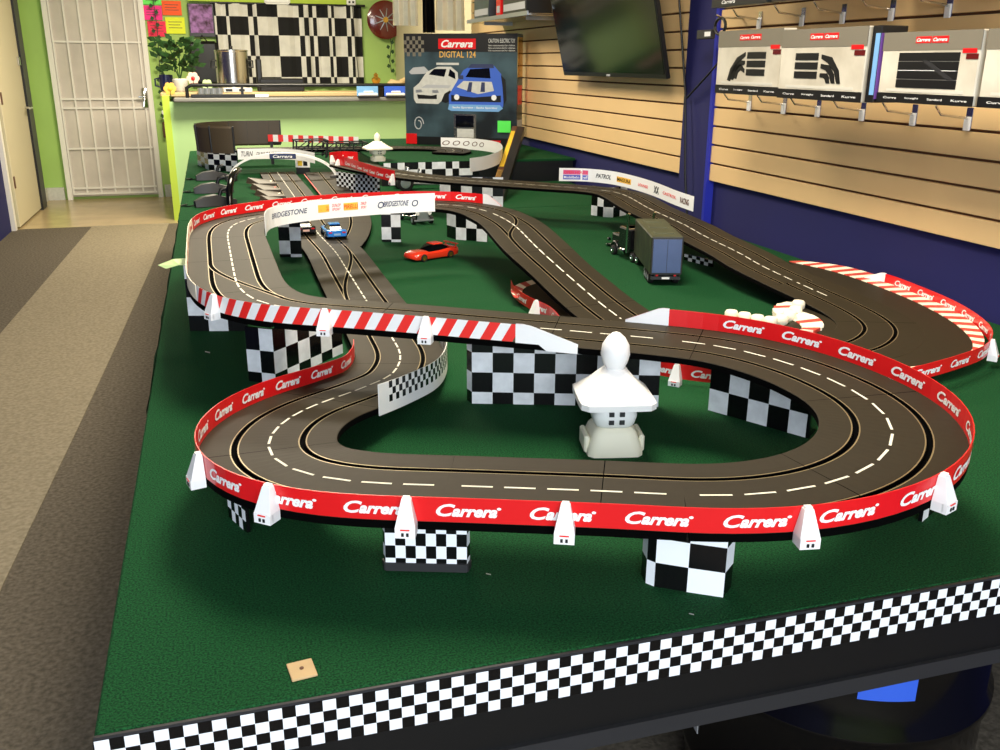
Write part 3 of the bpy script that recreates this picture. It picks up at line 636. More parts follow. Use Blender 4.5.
# fence of the right hairpin
hf_ = Path([at(*p) for p in fence_px]+[pxy(1.20, 1.60, .016), pxy(1.05, 1.645, .012), pxy(0.93, 1.72, .012), pxy(0.845, 1.84, .012), pxy(0.80, 2.02, .012)]+[at(549, 318, .015), at(530, 309, .015), at(514, 297.5, .015), at(511, 291, .015)], 0.012, 0.02)
hs = -1 if so < 0 else 1
pc = Vector(at(1000, 400, 0)); um = hf_.near(*at(984, 358, .03)[:2]); ho = 1 if (Vector(hf_.q(um, .1))-pc).length < (Vector(hf_.q(um, -.1))-pc).length else -1
hp_ = [hf_.near(*at(x, y, z)[:2]) for x, y, z in ((989, 358, .02), (681, 380, .0), (534, 313, .015))]
fence('track_fence', hf_, 'red fence around the outside of the right hairpin passing below the bridge', ends=(0,), posts=hp_, post_side=ho, first=0.13)
# far fences
rrf = low_p.sub(U(low_p, 392, 172, .158), low_p.L, 0.0, -0.004)
tpv = Vector(at(360, 190, .1)); so2 = 1 if (Vector(rrf.q(rrf.L/2, .1))-tpv).length < (Vector(rrf.q(rrf.L/2, -.1))-tpv).length else -1
r2p = Path([at(395, 182, .15), at(378, 178, .15), at(360, 172, .15), at(345, 167, .15), at(338, 166, .15)], 0.012, 0.02)
fence('track_fence', r2p, 'red fence at the far left end of the distant raised track', h=0.05, first=0.01, pitch=0.10, posts=[0.01, r2p.L-0.01], post_side=1)
r3p = Path([at(358, 161.5, .15), at(343, 160.5, .15), at(330, 162, .15)], 0.012, 0.02)
fence('track_fence', r3p, 'short red fence behind the distant raised track end', h=0.05, first=0.03, pitch=0.12, posts=[r3p.L-0.01], post_side=1)
# white fence with sponsor stickers along the wall side of the rear ramp
rb = Path([at(559, 181, .155), at(585, 181.5, .15), at(610, 184, .145), at(632, 189, .138), at(655, 196.5, .13), at(675, 205, .12), at(693, 211.5, .112)], 0.012, 0.02)
rbf = fence('advertising_board', rb, 'white curved board with racing sponsor stickers beside the blue wall', h=0.058, body='white', words=False)
def rt(s, px0, px1, z, h, m_, bold=0.015, shear=0.0, bg=None):
    def uu(px): return min(((abs(px-q_), u) for q_, u in RBP))[1]
    u0, u1 = uu(px0), uu(px1)
    if bg:
        mb = MB(); strip(rb, [(-0.0014, z-.004), (-0.0014, z+h+.004)], [0], mb, 0, u0-.004, u1+.004); mb.V = [tuple(Vector(v)-rbf.location) for v in mb.V]; mb.build('printed_panel', bg, rbf)
    mb = MB(); bend_text(mb, rb, s, u0, u1-u0, h, z, -0.0019, False, 0, bold, shear); mb.V = [tuple(Vector(v)-rbf.location) for v in mb.V]; mb.build('lettering', m_, rbf)
def proj(p):
    v = np.array(p)-np.array([0, 0, T+CH]); return (v@_r2)/(v@_fw)*CF+500
RBP = [(proj(rb.q(u)), u) for u in np.linspace(0, rb.L, 120)]
rt('OPEN HOUSE', 564, 588, .034, .012, 'stripe_red', bg='sign_pink'); rt('Modellbahn Treff', 564, 588, .012, .012, 'white', bg='sign_blue')
rt('PATROL', 595, 611, .020, .020, 'dark_grey', .02, .3); rt('MAGURA', 617, 630, .020, .016, 'black', .02, .0, 'pirelli')
rt('LOUNGE', 638, 648, .022, .012, 'stripe_red'); rt('XX', 654, 659, .014, .030, 'black', .03); rt('CASTROL', 663, 676, .024, .012, 'stripe_red'); rt('RACING', 680, 689, .016, .024, 'brown_wood', .03)
# white fence pieces on the platform track
wp = Path([at(470, 172, .12), at(485, 169.5, .12), at(499, 164, .13), at(502, 158, .13), at(495, 153, .13), at(470, 149.5, .13), at(441, 148.5, .13)], 0.012, 0.03)
wf = fence('track_fence', wp, 'white curved fence with small sponsor prints in front of the big car box', h=0.07, body='white', words=False)
flat = MB()
for i in range(5):
    u = wp.L-0.06-i*0.07; bend_text(flat, wp, 'O', u, 0.05, 0.03, 0.022, (-1 if ho else 1)*-0.0018, True, 0, 0.0)
flat.V = [tuple(Vector(v)-wf.location) for v in flat.V]; flat.build('printed_rings', 'brown_wood', wf)

# ================================================================== SUPPORTS
CW = ('check_black', 'check_white')
check_support([(467, 400), (472, 403.5), (658, 407)], [1, 9], .147, .042, 'long checkered board holding up the bridge behind the white pagoda', first=.6)
check_support([(708, 410), (808.5, 438.5), (817, 429)], [5, 1], .134, .046, 'checkered board under the right end of the bridge with five squares', par=1)
check_support([(249, 381), (276, 384), (343, 353)], [2, 6], .122, .050, 'checkered board below the striped barrier, beside the red fence', first=.45)
check_support([(190, 331), (248, 331)], [3], .172, .048, 'checkered board under the high corner at the left table edge', first=.85)
check_support([(280, 257), (302, 257)], [2], .160, .048, 'narrow checkered pillar left of the two cars on the straight', first=.22)
check_support([(382, 242), (401, 242)], [2], .160, .048, 'narrow checkered pillar between blue car and orange car', first=.2)
check_support([(447, 237), (456, 239.5), (487, 242)], [1, 3], .158, .048, 'checkered board under the start of the diagonal track')
S8 = check_support([(384, 566), (386, 570), (467, 572), (470, 567)], [1, 8, 1], .084, .019, 'finely checkered box under the front straight, left of centre', mats_=CW, base=.012, z=.002, par=0)
check_support([(641, 574), (645.5, 583), (654, 586.5), (686.5, 592), (723, 597.5), (731, 587)], [1, 1, 1, 1, 1], .108, .036, 'folded checkered board under the front straight, right of centre', mats_=CW, par=0)
check_support([(229, 517), (247, 533)], [5], .10, .018, 'dark finely checkered support under the left end of the front loop', mats_=CW)
check_support([(591, 215), (603, 217), (613, 217.5), (626, 215)], [2, 1, 2], .133, .045, 'checkered support under the far ramp beside the blue wall', par=1)
check_support([(440, 206), (472, 208), (503, 208)], [3, 3], .145, .055, 'checkered board below the far raised track in the background')
check_support([(684, 260), (712, 267)], [7], .022, .012, 'low checkered strip on the turf behind the toy truck', mats_=CW)
check_support([(337, 190), (356, 193), (380, 194)], [8, 10], .10, .016, 'finely checkered support under the far left red fence', mats_=CW)
check_support([(922, 522), (934, 512)], [2], .10, .05, 'small support hidden under the right end of the front loop', par=1)
check_support([(198, 165), (209, 170), (238, 172)], [3, 5], .135, .034, 'checkered support under the banked brown curve at the far left', mats_=CW, par=1)

# ================================================================== THINGS ON THE TABLE
def sq_lathe(secs, n=32):
    """stack of rounded-square sections: (z, half width, squareness 0 round .. 1 square)"""
    mb = MB(); V = []
    for z, r, q in secs:
        e = 2+q*8
        for k in range(n):
            t = 2*PI*(k+0.5)/n; c, s_ = math.cos(t), math.sin(t); d = (abs(c)**e+abs(s_)**e)**(-1/e); V.append((r*d*c, r*d*s_, z))
    F = [(i*n+k, i*n+(k+1) % n, (i+1)*n+(k+1) % n, (i+1)*n+k) for i in range(len(secs)-1) for k in range(n)]+[tuple(range(n))[::-1], tuple((len(secs)-1)*n+k for k in range(n))]
    return mb.add(V, F)
def pagoda(loc, rz, H, wide, label, top='white', base='ceramic', bstep=True):
    root = thing('pagoda_lantern', label, 'ornament', loc, rz); k = H/0.22
    if bstep:
        sq_lathe([(0, .050*k, .9), (.010*k, .050*k, .9), (.040*k, .040*k, .7), (.046*k, .036*k, .6), (.050*k, .030*k, .5)]).build('base', base, root, 40)
        for s_ in (-1, 1): MB().box(s_*.050*k-.005*k, s_*.050*k+.005*k, -.03*k, .03*k, .002, .034*k, 0, .003*k).build('base_ear', base, root)
        b0, b1 = .050*k, .093*k
    else:
        sq_lathe([(0, .044*k*wide, .2), (.008*k, .044*k*wide, .2), (.012*k, .034*k*wide, .2)]).build('base', base, root, 40); b0, b1 = .010*k, .092*k
    bm = (b0+b1)/2; rb_ = .0385*k*wide
    sq_lathe([(b0, rb_*.85, .25), (b0+.006*k, rb_*.95, .3), (bm, rb_*1.06, .3), (b1-.006*k, rb_*.97, .3), (b1, rb_*.88, .25)]).build('lantern_body', top, root, 60)
    for sy in (-1,):
        for i in (-1, 1):
            for j in (-1, 1):
                y = -rb_*1.05-.001; MB().box(i*.0095*k-.0045*k, i*.0095*k+.0045*k, y-.001, y+.004, bm+j*.0075*k-.004*k, bm+j*.0075*k+.004*k).build('window', 'dark_grey' if bstep else 'tan', root)
    rw = (.068 if bstep else .056)*k*wide
    sq_lathe([(b1, rw*.9, .75), (b1+.001, rw, .8), (b1+.012*k, rw*1.0, .8), (b1+.020*k, rw*.86, .7), (b1+.036*k, rw*.60, .5), (b1+.052*k, rw*.40, .3), (b1+.062*k, rw*.30, 0)]).build('roof', top, root, 30)
    z0 = b1+.060*k; r = .0262*k*(1 if bstep else .6); hh = H-z0
    sq_lathe([(z0, r*.62, 0), (z0+hh*.15, r*.82, 0), (z0+hh*.4, r, 0), (z0+hh*.65, r*.92, 0), (z0+hh*.85, r*.62, 0), (H-.002, r*.28, 0), (H, r*.1, 0)]).build('finial', top, root, 60)
    return root
pagoda(at(611, 447, 0), -0.22, .217, 1.0, 'large white pagoda lantern standing on the turf inside the front loop')
pagoda(at(378, 161, PH), 0.1, .155, 1.55, 'small cream pagoda lantern far away near the green counter', top='ceramic')

def car(loc, rz, pitch_, bodym, label, kind='gt', k=1.0, name='toy_car', wing=True, light='white'):
    root = thing(name, label, 'toy car', loc, rz); root.rotation_euler = (0, pitch_, rz)
    L, Wd = .19*k, .082*k
    st_ = [(-.5, .40, .010, .020, .022), (-.47, .46, .008, .026, .027), (-.36, .50, .007, .032, .033), (-.2, .49, .007, .031, .033), (0.05, .48, .007, .030, .032), (.25, .50, .007, .033, .034), (.40, .50, .008, .036, .037), (.48, .47, .010, .036, .037), (.5, .44, .012, .034, .035)]
    mb = MB(); V = []
    for x, hw, z0, zb, zt in st_:
        w_ = hw*Wd
        for y, z in ((-w_*.92, z0), (-w_, z0+.006), (-w_, zb-.004), (-w_*.86, zb), (-w_*.4, zt), (w_*.4, zt), (w_*.86, zb), (w_, zb-.004), (w_, z0+.006), (w_*.92, z0)): V.append((x*L, y, z*k))
    n = 10; m_ = len(st_)
    F = [(i*n+j, i*n+(j+1) % n, (i+1)*n+(j+1) % n, (i+1)*n+j) for i in range(m_-1) for j in range(n)]+[tuple(range(n))[::-1], tuple((m_-1)*n+j for j in range(n))]
    mb.add(V, F); mb.build('body', bodym, root, 50)
    cs_ = [(-.18, .36, .031, .031), (-.04, .33, .031, .050), (.08, .31, .031, .053), (.20, .31, .032, .048), (.34, .33, .034, .036)]
    mb = MB(); V = []
    for x, hw, z0, zt in cs_:
        a = hw*Wd; b = a*.82; V += [(x*L, -a*1.15, z0*k), (x*L, -b, zt*k), (x*L, b, zt*k), (x*L, a*1.15, z0*k)]
    F = [(i*4+j, i*4+(j+1) % 4, (i+1)*4+(j+1) % 4, (i+1)*4+j) for i in range(len(cs_)-1) for j in range(4)]+[(3, 2, 1, 0), (16, 17, 18, 19)]
    mb.add(V, F); mb.build('cabin', 'glass_dark', root, 40)
    MB().box(-.02*L, .20*L, -.27*Wd, .27*Wd, .0495*k, .0545*k, 0, .002*k).build('roof', bodym, root)
    for x in (-.31, .30):
        for s_ in (-1, 1):
            w_ = MB().lathe([(.0125*k, -.006*k), (.0135*k, -.004*k), (.0135*k, .004*k), (.0125*k, .006*k)], x*L, s_*(Wd*.5-.004*k), .0135*k, 20, 0, 'y').build('wheel', 'rubber', root, 40)
            MB().lathe([(.0085*k, -.0068*k), (.0085*k, .0068*k)], x*L, s_*(Wd*.5-.004*k), .0135*k, 14, 0, 'y').build('hubcap', 'gold' if bodym == 'car_orange' else 'silver', w_)
    if wing: MB().box(.44*L, .50*L, -.44*Wd, .44*Wd, .045*k, .048*k).box(.46*L, .48*L, -.36*Wd, -.34*Wd, .034*k, .046*k).box(.46*L, .48*L, .34*Wd, .36*Wd, .034*k, .046*k).build('rear_wing', bodym, root)
    for s_ in (-1, 1):
        MB().box(-.485*L, -.45*L, s_*.33*Wd-.006*k, s_*.33*Wd+.006*k, .018*k, .024*k, 0, .001).build('headlight', 'white', root)
        MB().box(.485*L, .505*L, s_*.33*Wd-.007*k, s_*.33*Wd+.007*k, .024*k, .030*k, 0, .001).build('tail_light', 'red', root)
    MB().box(.497*L, .507*L, -.16*Wd, .16*Wd, .016*k, .024*k).build('number_plate', light, root)
    return root
def rz_of(path, u):
    a, b = path.q(u-.03), path.q(u+.03); return math.atan2(b[1]-a[1], b[0]-a[0])
car(at(431, 258, 0), 0.42, 0, 'car_orange', 'bright orange-red toy race car parked on the turf')
ub = U(full, 322, 236, z_main); rzz = rz_of(full, ub)
pb_ = full.q(ub-0.02, 0.0505, 0); pk_ = full.q(ub-0.02, -0.0505, 0)
left_is_plus = proj(pb_) < proj(pk_)
blue_off, black_off = (-0.0505, 0.0505) if left_is_plus else (0.0505, -0.0505)
car(full.q(U(full, 320, 236, z_main), blue_off, 0), rzz, 0, 'car_blue', 'bright blue toy car in the right lane of the ground-level straight', light='light_blue_plastic', k=.95, wing=False)
car(full.q(U(full, 317, 231, z_main), black_off, 0), rzz, 0, 'car_black', 'black toy car in the left lane beside the blue car', light='flower_pink', k=.95, wing=False)

# toy semi truck
def wheel(root, x, y, r, w_, hub='silver', nm='wheel'):
    o_ = MB().lathe([(r*.92, -w_/2), (r, -w_/2+.001), (r, w_/2-.001), (r*.92, w_/2)], x, y, r, 20, 0, 'y').build(nm, 'rubber', root, 40)
    MB().lathe([(r*.62, -w_/2-.0008), (r*.3, -w_/2-.002), (r*.3, w_/2+.002), (r*.62, w_/2+.0008)], x, y, r, 16, 0, 'y').build('hubcap', hub, o_)
# local +x points forward
a0 = Vector(at(665, 287, 0)); a1 = Vector(at(629, 262, 0)); rzt = math.radians(73.5)
tr = thing('toy_trailer', 'dark box trailer with a blue-grey rear door hitched to the black toy truck', 'toy truck', (1.320, 2.590, T), rzt)
TL, TW, TZ0, TZ1 = .36, .100, .036, .153
MB().box(0, TL, -TW/2, TW/2, TZ0, TZ1, 0, .002).build('cargo_box', 'trailer_side', tr)
MB().box(.004, TL-.004, -TW/2+.003, TW/2-.003, TZ1-.001, TZ1+.001).build('roof_panel', 'trailer_roof', tr)
for i in range(3): MB().box(.06+i*.11, .10+i*.11, -TW/2+.02, TW/2-.02, TZ1, TZ1+.003, 0, .001).build('roof_vent', 'trailer_roof', tr)
dd = MB().box(-.003, .001, -TW/2+.002, TW/2-.002, TZ0, TZ1, 0, .001).build('rear_frame', 'dark_grey', tr)
MB().box(-.0045, -.002, -TW/2+.006, TW/2-.006, TZ0+.006, TZ1-.006, 0, .0005).build('rear_door', 'trailer_back', tr)
MB().box(-.0056, -.004, -.0005, .0005, TZ0+.008, TZ1-.008).build('door_seam', 'dark_grey', tr)
MB().box(0, .012, -TW/2+.004, TW/2-.004, .020, .030).box(.004, .010, -.035, -.030, .03, TZ0).box(.004, .010, .030, .035, .03, TZ0).build('rear_bumper', 'dark_grey', tr)
MB().box(-.001, .001, -.012, .012, .022, .028).build('number_plate', 'white', tr)
for y in (-.028, .028): MB().lathe([(.004, -.002), (.004, .001)], 0, y, .035, 10, 0, 'x').build('tail_light', 'red', tr)
for x in (.045, .078, .111):
    for y in (-1, 1): wheel(tr, x, y*(TW/2-.010), .0165, .016)
MB().box(.02, .34, -.02, .02, .026, .037).build('chassis', 'black', tr)
MB().box(.24, .245, -.03, -.024, .0, .04).box(.24, .245, .024, .03, .0, .04).build('landing_leg', 'silver', tr)
tk = thing('toy_truck', 'black toy semi truck tractor with chrome exhaust stacks on the turf', 'toy truck', (1.414, 2.905, T), math.radians(93))
MB().box(-.02, .24, -.016, .016, .026, .036, 0, .002).build('chassis', 'dark_grey', tk)
MB().box(.07, .155, -.044, .044, .036, .112, 0, .005).build('sleeper_cab', 'car_black', tk)
cb_ = MB(); V = [(.085, -.036, .058), (.165, -.036, .058), (.165, .036, .058), (.085, .036, .058), (.09, -.034, .112), (.148, -.033, .112), (.148, .033, .112), (.09, .034, .112)]
cb_.add(V, [(3, 2, 1, 0), (4, 5, 6, 7), (0, 1, 5, 4), (1, 2, 6, 5), (2, 3, 7, 6), (3, 0, 4, 7)]); cb_.build('cab', 'car_black', tk)
MB().box(.158, .162, -.029, .029, .078, .102).build('windscreen', 'glass_dark', tk)
MB().box(.16, .245, -.026, .026, .040, .074, 0, .006).build('hood', 'car_black', tk)
MB().box(.243, .249, -.022, .022, .036, .072, 0, .002).build('grille', 'chrome', tk)
MB().box(.250, .258, -.044, .044, .018, .032, 0, .003).build('bumper', 'chrome', tk)
for s_ in (-1, 1):
    MB().tube([(.075, s_*.050, .03), (.075, s_*.050, .155), (.068, s_*.050, .168)], .0048, 10).build('exhaust_stack', 'chrome', tk, 50)
    MB().lathe([(.009, -.02), (.010, -.018), (.010, .018), (.009, .02)], .12, s_*.042, .030, 14, 0, 'x').build('fuel_tank', 'chrome', tk, 50)
    MB().lathe([(.006, -.003), (.0065, .003)], .252, s_*.032, .048, 12, 0, 'x').build('headlight', 'chrome', tk)
    pts = [(.20+.024*math.cos(t), s_*.034, .02+.026*math.sin(t)) for t in np.linspace(0.1, PI-.1, 9)]; MB().tube(pts, .006, 8).build('mudguard', 'car_black', tk, 60)
    wheel(tk, .20, s_*.036, .0175, .014, 'chrome'); wheel(tk, .01, s_*.033, .0175, .022, 'chrome'); wheel(tk, .048, s_*.033, .0175, .022, 'chrome')

# small silver hot rod under the board, and grey trailer in the rear
hr = thing('toy_hot_rod', 'silver and black toy hot rod with open engine partly behind the white advertising board', 'toy car', at(415, 221, 0), -1.4)
MB().box(-.09, .05, -.024, .024, .018, .052, 0, .006).build('body', 'car_black', hr); MB().box(-.07, .0, -.022, .022, .052, .085, 0, .008).build('cab', 'glass_dark', hr)
MB().box(.09, .098, -.026, .026, .016, .062, 0, .003).build('radiator', 'silver', hr); MB().box(.05, .09, -.014, .014, .02, .048, 0, .004).build('engine', 'chrome', hr)
MB().box(.104, .110, -.045, .045, .014, .022, 0, .002).build('bumper', 'silver', hr)
for s_ in (-1, 1):
    wheel(hr, .085, s_*.040, .017, .014); wheel(hr, -.065, s_*.042, .022, .022); MB().lathe([(.007, -.006), (.008, .004)], .102, s_*.028, .048, 12, 0, 'x').build('headlight', 'white', hr)
    MB().tube([(.07, s_*.02, .035), (.06, s_*.045, .030), (-.03, s_*.05, .022)], .004, 8).build('exhaust_pipe', 'chrome', hr, 60)
pl_ = thing('toy_dragster', 'long skeletal grey toy dragster in front of the far checkered boards', 'toy car', at(425, 178, .02), 0.05)
pl_.location = Vector((1.10, 5.08, T))
MB().tube([(-.16, 0, .05), (-.05, 0, .06), (.25, 0, .02)], .008, 8).tube([(-.12, -.03, .04), (.24, -.008, .015)], .005, 8).tube([(-.12, .03, .04), (.24, .008, .015)], .005, 8).build('frame', 'silver', pl_, 60)
MB().tube([(-.04, -.03, .05), (-.03, -.02, .11), (-.03, .02, .11), (-.04, .03, .05)], .006, 8).tube([(-.12, -.03, .05), (-.10, -.02, .12), (-.10, .02, .12), (-.12, .03, .05)], .006, 8).build('roll_cage', 'silver', pl_, 60)
MB().box(-.15, -.03, -.025, .025, .04, .07, 0, .006).build('engine', 'chrome', pl_)
for s_ in (-1, 1): wheel(pl_, -.13, s_*.055, .045, .04); wheel(pl_, .23, s_*.035, .02, .01)

# arch over the main straight
ar = thing('start_arch', 'white semicircular start arch spanning the far end of the main straight', 'arch', at(284, 181, 0), -0.22)
aw = .30; ah = .150
pts = [(-aw*math.cos(t), 0, ah*math.sin(t)**.85) for t in np.linspace(0, PI, 41)]
mb = MB(); V = []
for i, p in enumerate(pts):
    d_ = Vector(pts[min(i+1, 40)])-Vector(pts[max(i-1, 0)]); nrm = Vector((-d_.z, 0, d_.x)).normalized()
    for y, s_ in ((-.016, 0), (.016, 0), (.016, -.012), (-.016, -.012)): q = Vector(p)+nrm*s_*-1; V.append((q.x, y, q.z))
mb.add(V, [(4*i+j, 4*i+(j+1) % 4, 4*i+4+(j+1) % 4, 4*i+4+j) for i in range(40) for j in range(4)]+[(3, 2, 1, 0), (160, 161, 162, 163)]); mb.build('arch_beam', 'white', ar, 40)
MB().box(-.07, .08, -.024, -.016, .128, .158, 0, .003).build('sign_panel', 'sign_navy', ar); flat_text('lettering', 'Carrera', 'white', ar, (-.05, -.0252, .134), (1, 0, 0), (0, 0, 1), .11, .017, .02, .3)
for s_ in (-1, 1): MB().box(s_*aw-.03, s_*aw+.03, -.03, .03, 0, .035, 0, .005).build('foot', 'dark_grey', ar)
# hand controllers
def controller(px, py, rz, label):
    c = thing('hand_controller', label, 'controller', at(px, py, 0), rz, None)
    sq = [(x, w_, h0, h1) for x, w_, h0, h1 in ((-.10, .022, 0, .03), (-.06, .03, 0, .048), (0, .032, 0, .055), (.05, .026, 0, .040), (.10, .018, 0, .026))]
    V = []
    for x, w_, h0, h1 in sq: V += [(x, -w_, h0+.003), (x, -w_*.7, h1), (x, w_*.7, h1), (x, w_, h0+.003)]
    MB().add(V, [(4*i+j, 4*i+(j+1) % 4, 4*i+4+(j+1) % 4, 4*i+4+j) for i in range(4) for j in range(4)]+[(3, 2, 1, 0), (16, 17, 18, 19)]).build('grip', 'dark_grey', c, 40)
    MB().tube([(.02, 0, .045), (.03, 0, .075), (.06, 0, .080)], .010, 8).build('trigger', 'black', c, 60)
    MB().tube([(-.09, 0, .01), (-.13, .02, .005), (-.15, .06, .005), (-.11, .09, .005)], .003, 6).build('cable', 'black', c, 60)
    return c
controller(214, 180, 0.15, 'black hand controller farthest from the camera on the left table edge')
controller(214, 193, 0.10, 'grey-black hand controller, middle one of three at the left table edge')
controller(216, 206, 0.3, 'black hand controller nearest the red fence at the left table edge')
hd = thing('cable_guard', 'black curved tube standing upright beside the hand controllers', 'tube', at(230, 207, 0))
MB().tube([(0, 0, 0), (0.002, 0.02, .07), (.02, .08, .13), (.05, .2, .15), (.06, .3, .14)], .016, 12).build('tube', 'black_gloss', hd, 60); MB().lathe([(.03, 0), (.03, .006), (.018, .01)], n=20).build('foot', 'black', hd)

# banked curve at the far left
bk = thing('banked_curve', 'steep brown banked curve of segmented plates at the far left corner', 'race track', (0.20, 6.35, T))
def bankpt(t, f):
    # t 0..1 around, f 0 inner edge .. 1 outer edge
    if t < 0.18: x = .16*(1-t/.18)*.6; y = -1; a = None
    R0, R1, z0_, z1_ = .292, .30, .135, .285
    r = R0+(R1-R0)*f; z = z0_+(z1_-z0_)*f
    if t > .62: return ((t-.62)/.38*.24, r, z)
    a = -PI/2-.25-t/.62*(PI-.25); return (r*math.cos(a), r*math.sin(a), z)
segs = 9
for i in range(segs):
    V = []; m_ = 8; t0, t1 = i/segs+.001, (i+1)/segs-.001
    for j in range(m_+1):
        t = t0+(t1-t0)*j/m_
        for f in (0, 1): V.append(bankpt(t, f))
    V2_ = [(x*1.02, y*1.02, z-.012) for x, y, z in V]; N = len(V)
    F = [(2*j, 2*j+2, 2*j+3, 2*j+1) for j in range(m_)]+[(N+2*j+1, N+2*j+3, N+2*j+2, N+2*j) for j in range(m_)]+[(2*j+1, 2*j+3, N+2*j+3, N+2*j+1) for j in range(m_)]+[(2*j, N+2*j, N+2*j+2, 2*j+2) for j in range(m_)]+[(0, 1, N+1, N), (2*m_, N+2*m_, N+2*m_+1, 2*m_+1)]
    MB().add(V+V2_, F).build('banked_plate', 'road_brown', bk)
for i in range(segs+1):
    V = [bankpt(i/segs, 0), bankpt(i/segs, 1)]
    MB().tube([tuple(Vector(v)*1.02+Vector((0, 0, -.006))) for v in V], .006, 6).build('rib', 'black', bk)
# fence with sponsor prints on the far track and the raised far track itself
ft = px_path([(237, 158, .12), (262, 158, .12), (300, 161, .12), (330, 160, .12), (345, 156, .12), (358, 152, .13)], sm=0.03)
track('raised_track', Path([(0.14, 6.13, T+.145), (0.5, 6.10, T+.145), (0.8, 6.08, T+.145), (1.05, 6.05, T+.145), (1.3, 5.98, T+.145), (1.42, 5.86, T+.145), (1.42, 5.70, T+.145), (1.35, 5.60, T+.145)], sm=0.04), 'farthest raised track running from the banked curve onto the turf platform')
fq = Path([(0.14, 5.98, T+.095), (0.35, 5.98, T+.095), (0.50, 5.90, T+.09), (0.58, 5.80, T+.08)], 0.012, 0.02)
fw_ = fence('track_fence', fq, 'white fence with dark lettering behind the start arch', h=.062, body='white', words=False)
mb = MB(); bend_text(mb, fq, 'TURN', .02, .07, .03, .018, -.0018, False, 0, .01); mb.V = [tuple(Vector(v)-fw_.location) for v in mb.V]; mb.build('lettering', 'dark_grey', fw_)
mb = MB(); bend_text(mb, fq, 'DUNLOP SPORT', .11, .15, .022, .02, -.0018, False, 0, .01); mb.V = [tuple(Vector(v)-fw_.location) for v in mb.V]; mb.build('lettering', 'dark_grey', fw_)
yb = thing('pit_board', 'small white board with yellow and black print right of the start arch', 'sign', at(303, 169, .03), -0.35)
MB().box(-.045, .045, -.002, .002, .01, .06).build('panel', 'white', yb); MB().box(-.03, -.002, -.0035, -.002, .02, .05).build('yellow_print', 'yellow', yb); MB().box(.004, .03, -.0035, -.002, .02, .05).build('black_print', 'black', yb); MB().box(-.04, .04, -.01, .01, -.03, .01).build('foot', 'dark_grey', yb)
# striped kerb line behind
kb = thing('striped_barrier', 'red and white striped barrier behind the black lattice frames', 'barrier', (0.62, 6.62, T))
kpth = Path([(0.36, 6.62, T+.150), (0.95, 6.50, T+.135)], 0.02, 0); ribbon(kpth, .045, .004, 18, 1, lambda c, r: c % 2, ['stripe_red', 'white'], 'panel', kb); MB().box(-.25, -.23, -.01, .01, 0, .15).box(.30, .32, -.11, -.09, 0, .14).build('post', 'black', kb)
def truss(px, py, z, n, w_, d_, h_, label):
    t_ = thing('lattice_frame', label, 'bridge frame', at(px, py, z), 0.05)
    for i in range(n+1):
        x = i*w_/n; f = MB(); f.tube([(x, 0, 0), (x+.01, 0, h_), (x+.01, d_, h_), (x, d_, 0)], .005, 6); f.build('hoop', 'black', t_)
    for y in (0, d_):
        f = MB()
        for z_ in (.02, h_*.55, h_): f.tube([(0, y, z_), (w_+.005, y, z_)], .004, 6)
        f.build('rail', 'black', t_)
        for i in range(n): MB().tube([(i*w_/n, y, .02), ((i+1)*w_/n, y, h_*.9)], .003, 6).build('brace', 'black', t_)
    return t_
truss(296, 158, .10, 2, .19, .14, .10, 'left black lattice bridge frame in the far background behind the arch')
truss(326, 158, .10, 3, .25, .14, .085, 'right black lattice bridge frame in the far background')
# leaning wooden level, orange tag
lv = thing('wooden_level', 'long yellow and brown wooden strip leaning against the big car box', 'wooden strip', (0, 0, 0)); pa, pb2 = Vector(at(489, 204, 0.004)), Vector(at(515, 126, 0.285)); lv.location = pa
dv = pb2-pa; L_ = dv.length; ax = dv.normalized(); sd = Vector((1, -.3, 0)); sd = (sd-ax*sd.dot(ax)).normalized(); nn_ = sd.cross(ax)
def lbox(nm, m_, a, b, w0, w1, t0, t1):
    V = [tuple(ax*x+sd*y+nn_*z) for x in (a, b) for y in (w0, w1) for z in (t0, t1)]; mesh(nm, V, [(0, 1, 3, 2), (4, 6, 7, 5), (0, 4, 5, 1), (2, 3, 7, 6), (0, 2, 6, 4), (1, 5, 7, 3)], m_, None, lv)
lbox('strip', 'brown_wood', 0, L_, -.016, .016, -.012, .0); lbox('yellow_band', 'yellow', L_*.42, L_*.92, -.012, .012, -.0122, .0006); lbox('vial', 'gold', L_*.16, L_*.38, -.015, .015, -.0005, .0012)
lbox('dark_side', 'black', -.0, L_, .0165, .06, -.05, -.002)

# small bits on the turf
py_ = thing('plywood_square', 'small square of bare plywood with a screw hole on the front turf', 'wood piece', at(302, 671, 0), 0.12)
MB().box(-.0145, .0145, -.0165, .0165, 0, .003, 0, .0006).build('board', 'plywood', py_); MB().lathe([(.0025, 0), (.0025, .0009)], 0, .001, .003, 12).build('screw', 'brown_wood', py_)
tp_ = thing('green_tape', 'strip of pale green tape sticking out from the high corner over the table edge', 'tape', at(189, 262, .18))
mb = MB(); P0 = Vector(at(188, 258, .187)); P1 = Vector(at(158, 265, .172)); P2 = Vector(at(166, 268.5, .170)); P3 = Vector(at(188, 265, .185)); ctr_ = Vector(tp_.location)
V = [tuple(p-ctr_) for p in (P0, P0.lerp(P1, .5)+Vector((0, 0, .006)), P1, P2, P3.lerp(P2, .4)+Vector((0, 0, .004)), P3)]; V += [(a, b, c-.001) for a, b, c in V]
mb.add(V, [(0, 1, 4, 5), (1, 2, 3, 4), (11, 10, 7, 6), (10, 9, 8, 7)]+[(i, (i+1) % 6, 6+(i+1) % 6, 6+i) for i in range(6)]); mb.build('strip', 'tape_green', tp_)
